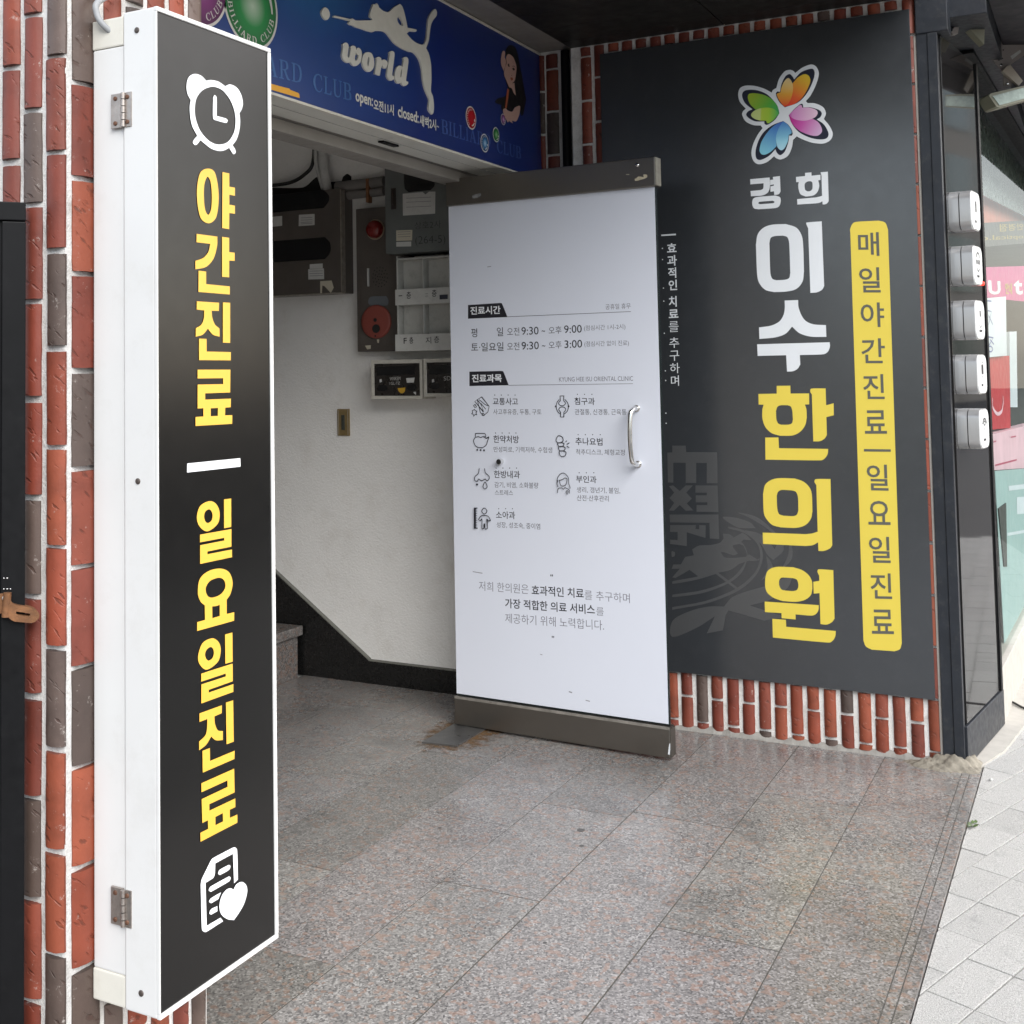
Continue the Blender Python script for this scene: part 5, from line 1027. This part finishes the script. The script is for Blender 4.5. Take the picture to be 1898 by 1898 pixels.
# ================================================================== shop front on the right
spf = thing('shop_facade', 'black framed shop front with mirror pillar and display window next to the brick wall', 'shop front', (4.62, .46, 0))
m = MB(); m.box(4.602, 4.650, .4865, .522, .03, 2.545, .0015); m.box(4.598, 4.645, .4545, .486, .0, 2.53, .0015); pass
m.build('corner_post', navy_metal, spf)
m = MB(); m.box(4.608, 4.618, .5223, .532, .02, 2.53, .003); m.build('sealant', mat('sealant_grey', (.36, .34, .31), .8, var=.12, vs=30), spf)
m = MB(); m.box(4.596, 4.70, .4175, .5225, 2.531, 2.80, .003); m.box(4.701, 20, .30, .50, 2.60, 2.80, .002); m.build('top_beam', navy_metal, spf)
m = MB(); m.pbox(SHP, .028, .56, .135, 2.53, -.02, 0, .0006); m.build('mirror_panel', mirror, spf)
m = MB(); m.pbox(SHP, .0, .60, .0, .130, -.05, .006, .002); m.build('base_board', navy_metal, spf)
m = MB(); m.pbox(SHP, .562, .592, .131, 2.53, -.03, .006, .002); m.build('edge_frame', black_metal, spf)
def glass_mat():
    m_ = bpy.data.materials.new('shop_glass'); m_.use_nodes = True; t = m_.node_tree; t.nodes.remove(t.nodes['Principled BSDF'])
    tr = N(t, 'ShaderNodeBsdfTransparent'); tr.inputs[0].default_value = (.86, .90, .88, 1); gl = N(t, 'ShaderNodeBsdfGlossy', Roughness=.01); fr = N(t, 'ShaderNodeFresnel', IOR=1.5); mx = N(t, 'ShaderNodeMixShader')
    n = N(t, 'ShaderNodeTexNoise', Scale=2.); tc = N(t, 'ShaderNodeTexCoord'); t.links.new(tc.outputs['Object'], n.inputs['Vector'])
    bn = N(t, 'ShaderNodeBump', Strength=.02, Distance=.01); t.links.new(n.outputs[0], bn.inputs['Height']); t.links.new(bn.outputs[0], gl.inputs['Normal'])
    hf = N(t, 'ShaderNodeMath', operation='MULTIPLY'); hf.inputs[1].default_value = .3; t.links.new(fr.outputs[0], hf.inputs[0]); t.links.new(hf.outputs[0], mx.inputs[0]); t.links.new(tr.outputs[0], mx.inputs[1]); t.links.new(gl.outputs[0], mx.inputs[2])
    t.links.new(mx.outputs[0], t.nodes['Material Output'].inputs[0]); return m_
m = MB(); m._add([WND.P(a_, b_, 0) for a_, b_ in ((0, .20), (14, .20), (14, 2.58), (0, 2.58))], [[0, 1, 2, 3]]); m.build('window_pane', glass_mat(), spf, fixn=False)
m = MB(); m.pbox(WND, -.02, 14, -.02, .195, -.20, .02, .004); m.build('stone_ledge', stone, spf)
m = MB(); m.pbox(WND, -.02, 14, 2.585, 2.63, -.06, .01, .002); m.build('window_head', black_metal, spf)
m = MB(); m.box(4.91, 20, 3.4, 3.5, 0, 2.6); m.box(19.9, 20, .5, 3.4, 0, 2.6); m.box(4.91, 20, .5, 3.4, 2.58, 2.62); m.box(4.91, 20, .56, 3.4, -.04, -.01); m.build('shop_interior', mat('shop_interior', (.20, .21, .20), .8), spf)
for a_ in (.0, 1.1, 2.2): 
    m = MB(); m.box(5.6+a_, 6.4+a_, 1.2, 1.35, 2.55, 2.575); m.build('ceiling_panel', gloss_white, spf)
# posters, display goods and painted reflections behind the pane
kr = (1780, 240, 2.875)
def card(pts, m_, name, label, cat, d=-.05, th=.006):
    pq = PL(WND.P(0, 0, d), WND.u, WND.n); P_ = [pq.at(kr[0]+x/kr[2], kr[1]+y/kr[2]) for x, y in pts]; mm = MB(); mm.prism(P_, WND.n, -th); o = mm.build(name, m_); tag(o, label, cat); return o
pink = mat('poster_pink', (.52, .035, .20), .5, var=.06); red_p = mat('poster_red', (.48, .02, .03), .5, var=.08); coral = mat('poster_coral', (.60, .17, .10), .5); pale = mat('poster_white', (.62, .68, .72), .5, var=.05); cyan = mat('window_film_mint', (.33, .47, .46), .5, var=.05); rosec = mat('card_rose', (.72, .48, .54), .6)
card([(75, -130), (100, -110), (420, 140), (420, 500), (90, 335)], mat('glass_smoke_green', (.065, .085, .072), .25, var=.1), 'glass_tone_sheet', 'smoky green sheet painting tint and reflections of the upper shop glass', 'window film', -.10)  # added sheet: green tint and reflections of the upper glass put into its colour
card([(90, 330), (180, 360), (420, 470), (420, 490), (90, 505)], coral, 'wall_poster', 'coral orange poster high behind the shop window', 'poster', -.16)
bd = card([(85, 500), (420, 480), (420, 600), (85, 630)], mat('band_dark', (.045, .047, .045), .5), 'sign_reflection', 'dark band with gold mirrored lettering inside the shop window', 'sign', -.14)  # street sign mirrored in the glass, painted on a sheet with reversed lettering
v = VY(PL(WND.P(0, 0, -.1395), WND.u, WND.n), .0008); v.text("안경점", 210, 545, 335, 535, 40, *kr, bold=.02, mirror_=True).text("optical.c", 115, 600, 335, 586, 34, *kr, bold=.01, mirror_=True); v.build('reflected_lettering', mat('reflected_gold', (.36, .26, .05), .5), bd)
bn_ = card([(90, 735), (420, 725), (420, 925), (90, 890)], pink, 'shop_banner', 'magenta banner with large white letters inside the shop window', 'banner', -.09)
v = VY(PL(WND.P(0, 0, -.0895), WND.u, WND.n), .0008); v.text("U", 150, 880, 215, 880, 75, *kr, bold=.035); v.build('white_letter', gloss_white, bn_)
v = VY(PL(WND.P(0, 0, -.0895), WND.u, WND.n), .0008); v.text("t", 286, 880, 332, 880, 80, *kr, bold=.035); v.build('white_letter', gloss_white, bn_)
v = VY(PL(WND.P(0, 0, -.0895), WND.u, WND.n), .0012); v.text("안내", 240, 878, 275, 878, 60, *kr, bold=.02); v.build('yellow_letter', mat('print_gold', (.50, .36, .04), .5), bn_)
sh = card([(130, 900), (243, 890), (248, 1205), (140, 1215)], pale, 'notice_sheet', 'white notice sheet with blue handwriting inside the shop window', 'notice', -.06)
v = VY(PL(WND.P(0, 0, -.0595), WND.u, WND.n), .0008)
for s_ in ("140,912 165,915", "145,965 165,970 150,1040", "150,990 172,1040", "148,1105 175,1110 152,1150", "158,1120 178,1145"): v.stroke(s_, *kr, 9)
v.stroke("*145,1165 *160,1155 *172,1170 *160,1185", *kr, 8, True); v.build('blue_marks', mat('marker_blue', (.06, .10, .32), .5), sh)
rp = card([(150, 1215), (262, 1205), (268, 1590), (165, 1600)], red_p, 'wall_poster', 'red poster with a pale rounded letter below the white notice sheet', 'poster', -.075)
v = VY(PL(WND.P(0, 0, -.0745), WND.u, WND.n), .0008); v.stroke("170,1430 *172,1480 *195,1515 *220,1500 *228,1450 226,1420", *kr, 22); v.build('pale_letter', rosec, rp)
card([(262, 1080), (300, 1075), (305, 1480), (268, 1480)], pale, 'display_post', 'narrow white display post inside the shop window', 'display stand', -.12, .03)
rc = card([(168, 1625), (420, 1560), (420, 1800), (178, 1815)], rosec, 'display_box', 'pale pink box with red print standing behind the shop glass', 'box', -.05, .06)
v = VY(PL(WND.P(0, 0, -.0495), WND.u, WND.n), .0008); v.text("OPEN EVENT", 180, 1800, 300, 1772, 30, *kr, bold=.01) if False else None
v.stroke("185,1790 300,1760", *kr, 10).stroke("268,1640 296,1634", *kr, 8).stroke("176,1665 190,1660", *kr, 8); v.build('red_print', mat('print_rose', (.45, .06, .12), .5), rc)
fm = card([(185, 1820), (420, 1800), (420, 2560), (235, 2740)], cyan, 'window_film', 'mint window film with pale panels low in the shop window', 'window film', -.02, .002)
v = VY(PL(WND.P(0, 0, -.0195), WND.u, WND.n), .0008); v.path("255,1900 420,1880 420,1905 258,1925|300,1960 420,1950 420,2040 302,2050|250,2150 420,2120 420,2135 250,2166", *kr); v.build('pale_panel', pale, fm)
card([(205, 2020), (245, 1990), (250, 2330), (235, 2330)], mat('umbrella_dark', (.03, .035, .03), .6), 'folded_umbrella', 'dark folded umbrella leaning behind the shop glass', 'umbrella', -.015, .03)

# five silver icon blocks on the mirror pillar
BU, BZ = .118, 1.9
def icon_block(vz, name_first, label):
    o = thing('icon_block', label, 'wall light', SHP.P(.118, vz-.07, .0), 'silver icon blocks on the mirror pillar'); return o
def rsq(pl, uc, vc, r, d0, d1, rr, mb, n=7):
    pts = []
    for cx, cy, a0 in ((1, 1, 0), (-1, 1, 90), (-1, -1, 180), (1, -1, 270)):
        for i in range(n+1): a_ = R(a0+90*i/n); pts.append((uc+cx*(r-rr)+rr*math.cos(a_), vc+cy*(r-rr)+rr*math.sin(a_)))
    k = len(pts); vs = [pl.P(a_, b_, d0) for a_, b_ in pts]+[pl.P(a_, b_, d1) for a_, b_ in pts]
    mb._add(vs, [[i, (i+1) % k, k+(i+1) % k, k+i] for i in range(k)], 0, True); mb._add(vs[k:], [list(range(k))], 0)
    return mb
zs = [onz for onz in (1.905, 1.712, 1.520, 1.330, 1.140)]
labs = ['topmost silver icon block on the mirror pillar, showing a slim bar', 'silver icon block with face symbol, just above the small red light', 'middle silver icon block of the column of five on the mirror pillar', 'silver icon block with a phone symbol, second from the bottom', 'lowest silver icon block, with signal arcs, on the mirror pillar']
base = icon_block(zs[0], True, labs[0])
m = rsq(SHP, BU, zs[0], .069, .0005, .033, .03, MB()); m.build('rear_ring', silver, base)
m = rsq(SHP, BU, zs[0], .066, .033, .0365, .03, MB()); m.build('groove', rubber, base)
m = rsq(SHP, BU, zs[0], .069, .0365, .072, .03, MB()); m.build('front_ring', silver, base)
m = rsq(SHP, BU, zs[0], .0655, .072, .0755, .03, MB()); m.build('face', gloss_white, base)
blocks = [base]
for i in range(1, 5):
    c = base.copy(); COL.objects.link(c); c.location = SHP.P(.118, zs[i]-.07, .0); c['label'] = labs[i]; ORG[c] = Vector(c.location)
    for ch in base.children:
        d_ = ch.copy(); COL.objects.link(d_); d_.parent = c
    blocks.append(c)
SI = PL(SHP.P(0, 0, .0757), SHP.u, SHP.n)
for i, b_ in enumerate(blocks):
    v = VY(SI, .0004); z0 = zs[i]; uc = BU
    rc_ = lambda a0, a1, c0, c1: v.poly([(uc+a0, z0+c0), (uc+a1, z0+c0), (uc+a1, z0+c1), (uc+a0, z0+c1)])
    arcp = lambda r0, r1, s0, s1, cz: v.poly([(uc+r1*math.cos(R(a_)), z0+cz+r1*math.sin(R(a_))) for a_ in range(s0, s1+1, 10)]+[(uc+r0*math.cos(R(a_)), z0+cz+r0*math.sin(R(a_))) for a_ in range(s1, s0-1, -10)])
    if i == 0: rc_(-.009, .009, -.005, .034)
    if i == 1: arcp(.024, .030, 20, 160, .018); arcp(.016, .021, 200, 340, -.002); [rc_(a_-.006, a_+.006, .004, .020) for a_ in (-.020, 0, .020)]
    if i == 2: rc_(-.008, .008, .012, .032); rc_(-.004, .004, .038, .042); arcp(.018, .021, 200, 340, -.006)
    if i == 3: rc_(-.014, .014, .0, .034); rc_(-.006, .006, .040, .044); rc_(-.004, .004, -.012, -.007)
    if i == 4: arcp(.034, .040, 30, 150, -.002); arcp(.022, .027, 35, 145, .002); arcp(.010, .015, 40, 140, .002); rc_(-.003, .003, -.006, .002)
    for q in (-.018, -.009, 0, .009, .018)[:3+i % 3]: rc_(q-.003, q+.003, -.042, -.034)
    v.build('icon', ink, b_)
m = MB(); rl = SHP.at(1812, 526, .02); 
SR = PL(rl, SHP.u, SHP.n); m.disc(SR, 0, 0, .008, -.02, 0, 18, dome=.005)
rlm = bpy.data.materials.new('red_light'); rlm.use_nodes = True; pp_ = rlm.node_tree.nodes['Principled BSDF']; pp_.inputs['Base Color'].default_value = (.6, .02, .01, 1); pp_.inputs['Emission Color'].default_value = (1, .05, .03, 1); pp_.inputs['Emission Strength'].default_value = .8
tag(m.build('indicator_light', rlm), 'small glowing red light between two silver icon blocks', 'light')

# fittings under the shop canopy
kf = (1700, 0, 9.49)
def fpl(dist): return PL(EYE + ray(1840, 120).normalized()*dist, Vector((FW.y, -FW.x, 0)), Vector((-FW.x, -FW.y, 0)))
FA = fpl(5.6)
def fpoly(s_, pl, th, m_, name, par):
    subs = [smooth_poly([(*pl.uv(x, y), q) for x, y, q in sub]) for sub in parse(s_, *kf)]; vs, fs = fill2d(subs)
    vv = VY(pl, 0.); vv.raw(vs, fs, 0); base_ = vv.m
    o2 = MB(); ed = {}
    for f in fs:
        for i in range(len(f)):
            e = (f[i], f[(i+1) % len(f)]); k = (min(e), max(e)); ed[k] = None if k in ed else e
    F_ = [pl.P(a_[0], a_[1], 0) for a_ in vs]; B_ = [pl.P(a_[0], a_[1], -th) for a_ in vs]; n_ = len(vs)
    o2._add(F_+B_, fs+[[n_+i for i in f[::-1]] for f in fs]+[[e[0], e[1], n_+e[1], n_+e[0]] for e in ed.values() if e]); base_.bm.free()
    return o2.build(name, m_, par)
fl = thing('flood_light', 'grey flood light hanging on a bracket plate under the shop canopy', 'flood light', FA.at(1850, 190))
fpoly("1480,490 1810,452 2100,520 2200,800 1900,960 1570,1190 1510,1262 1225,930 1310,620", FA, .006, taupe, 'bracket_plate', fl)
fpoly("1520,1230 1650,1300 1670,1520 1520,1510", PL(FA.P(0, 0, -.008), FA.u, FA.n), .006, taupe, 'lamp_arm', fl)
fpoly("1560,1180 1640,1140 1860,1420 1790,1510 1500,1250", PL(FA.P(0, 0, .02), FA.u, FA.n), .018, mat('bracket_cream', (.38, .33, .27), .5), 'lamp_arm', fl)
fpoly("1260,1680 1300,1640 1900,1500 2300,1420 2320,1640 1440,1890 1390,1870", PL(FA.P(0, 0, .03), FA.u, FA.n), .10, olive, 'housing', fl)
fpoly("1330,1690 1900,1535 2290,1450 2300,1620 1450,1850", PL(FA.P(0, 0, .034), FA.u, FA.n), .003, lens, 'lens', fl)
v = VY(FA, .0006); v.path("1640,990 1810,875 1830,915 1670,1045", *kf); v.build('label_sticker', paper, fl)
v = VY(FA, .0008); v.dots([(1765, 612), (1845, 605), (1712, 715), (1862, 722), (1580, 762), (1512, 880), (1395, 915), (1380, 990), (1435, 1055), (1498, 1028)], *kf, 13); v.build('bolt_holes', rubber, fl)
m = MB()
for x, y in ((1668, 502), (1307, 800), (1470, 1145), (1585, 1475)):
    u, w = FA.uv(kf[0]+x/kf[2], kf[1]+y/kf[2]); m.disc(FA, u, w, .0055, 0, .004, 12, dome=.002)
m.build('bolts', chrome, fl)
fpoly("1430,640 1500,600 1560,670 1495,720", PL(FA.P(0, 0, .012), FA.u, FA.n), .012, mat('connector_green', (.03, .14, .06), .5), 'connector', fl)
m = MB(); m.tube(spline([FA.at(1851, 66, .01), FA.at(1853, 55, .02), FA.at(1860, 44, .02), FA.at(1868, 30, -.02)]), .003, 8); m.build('lead', rust, fl)
FB = fpl(5.0)
aw = thing('awning_bracket', 'cream awning bracket and folded olive arm under the shop canopy', 'awning', FB.at(1790, 25))
fpoly("670,0 960,0 975,330 690,350 668,320", FB, .05, cream_plastic, 'bracket', aw)
fpoly("690,95 905,72 905,272 690,300", PL(FB.P(0, 0, .008), FB.u, FB.n), .0075, gloss_white, 'face_plate', aw)
fpoly("750,0 880,0 880,62 745,72", PL(FB.P(0, 0, .003), FB.u, FB.n), .003, rubber, 'slot', aw)
fpoly("1020,210 1190,420 1180,780 860,450 1000,330", PL(FB.P(0, 0, -.07), FB.u, FB.n), .04, olive, 'folded_arm', aw)
fpoly("*965,320 *1030,310 *1070,370 *1030,410 *960,395|".split('|')[0], PL(FB.P(0, 0, .01), FB.u, FB.n), .03, cream_plastic, 'joint', aw)
fpoly("*960,20 *1060,80 *1075,150 *1020,180 *965,110", PL(FB.P(0, 0, -.02), FB.u, FB.n), .03, cream_plastic, 'joint', aw)
fpoly("660,470 735,480 720,590 640,600 600,560", PL(FB.P(0, 0, -.03), FB.u, FB.n), .03, taupe, 'end_clip', aw)
m = MB(); m.pbox(FB, FB.uv(1756, 20)[0], FB.uv(1769, 20)[0], FB.uv(1762, 55)[1], FB.uv(1762, -60)[1], -.10, -.02, .002); m.build('side_rail', navy_metal, aw)
m = MB(); m.box(4.701, 20, .10, .295, 2.66, 2.72); m.box(4.701, 20, .08, .10, 2.56, 2.72); tag(m.build('shop_canopy', mat('canopy_dark', (.010, .008, .013), .6, var=.3)), 'dark canopy projecting over the shop window', 'canopy')
# ground details
m = MB(); rg = random.Random(4); n = 12
nx, ny = 26, 34
def lump(x, y):
    e = math.exp(-((x-4.60)/.05)**2-((y-.492)/.06)**2)*.036 + math.exp(-((x-4.58)/.05)**2-((y-.57)/.07)**2)*.018+math.exp(-((x-4.64)/.06)**2-((y-.43)/.03)**2)*.022
    return e*(1+.35*math.sin(71*x+13*y)*math.sin(57*y-9*x))+.006*math.sin(190*x)*math.sin(160*y+2)*min(1, e*60)-.006
vs = [(4.50+.17*i/nx, .405+.25*j/ny, 0) for j in range(ny+1) for i in range(nx+1)]; vs = [(x, y, lump(x, y)+rg.uniform(-.0015, .0015)) for x, y, z in vs]
m._add(vs, [[j*(nx+1)+i, j*(nx+1)+i+1, (j+1)*(nx+1)+i+1, (j+1)*(nx+1)+i] for j in range(ny) for i in range(nx)], 0, True)
tag(m.build('cement_lump', cement), 'crumbling lump of dirty cement at the foot of the corner post', 'cement lump')
m = MB(); P0 = [PL((0, 0, .003), (1, 0, 0), (0, 0, 1))]
def gz(x, y, z=0): d = ray(x, y); t = (z-CH)/d.z; return EYE+d*t
m.tube(spline([gz(1852, 1268, .05), gz(1862, 1291, .004), gz(1880, 1303, .003), gz(1910, 1316, .002), gz(1990, 1330, .002)]), .0045, 8); tag(m.build('cable', rubber), 'black cable lying on the ground beside the shop base', 'cable')
wd = gz(1803, 1530, -.012); rg = random.Random(9); m = MB()
for i in range(9):
    a_ = rg.uniform(0, 6.28); L = rg.uniform(.012, .022); b0 = wd+Vector((rg.uniform(-.022, .022), rg.uniform(-.010, .010), .002)); dr_ = Vector((math.cos(a_), math.sin(a_), rg.uniform(.15, .5))); sd_ = dr_.cross(Vector((0, 0, 1))).normalized()*L*.34
    m._add([b0, b0+dr_*L*.5+sd_, b0+dr_*L, b0+dr_*L*.5-sd_], [[0, 1, 2, 3]])
tag(m.build('weed', leaf), 'tiny green weed growing in a paving joint by the porch edge', 'plant')
m = MB()
for x, y, r_ in ((1837, 1447, .006), (1830, 1660, .0)):
    if r_: q = gz(x, y, -.01); b = bmesh.new(); bmesh.ops.create_icosphere(b, subdivisions=2, radius=r_, matrix=Matrix.Translation(q+Vector((0, 0, r_*.5)))); m._merge(b, 0, None, None, True)
tag(m.build('pebble', paper), 'small white pebble on the paving by the porch corner', 'pebble')

# ================================================================== street side, seen only in reflections
ob = thing('street_building', 'beige office building with green windows across the street', 'building', (70, -16, -.2))
m = MB(); m.box(40, 122, -26, -16, -.2, 14); m.build('wall', opp_wall, ob)
for r_ in range(4):
    for c_ in range(20):
        m = MB(); m.box(41.5+4*c_, 44.4+4*c_, -16.05, -15.93, .9+3.3*r_, 3.1+3.3*r_); 
        if r_ == 0 and c_ == 0: wm = m.build('window', opp_glass, ob)
        else:
            m.bm.free(); w2 = wm.copy(); COL.objects.link(w2); w2.parent = ob; w2.location = (4*c_, 0, 3.3*r_)
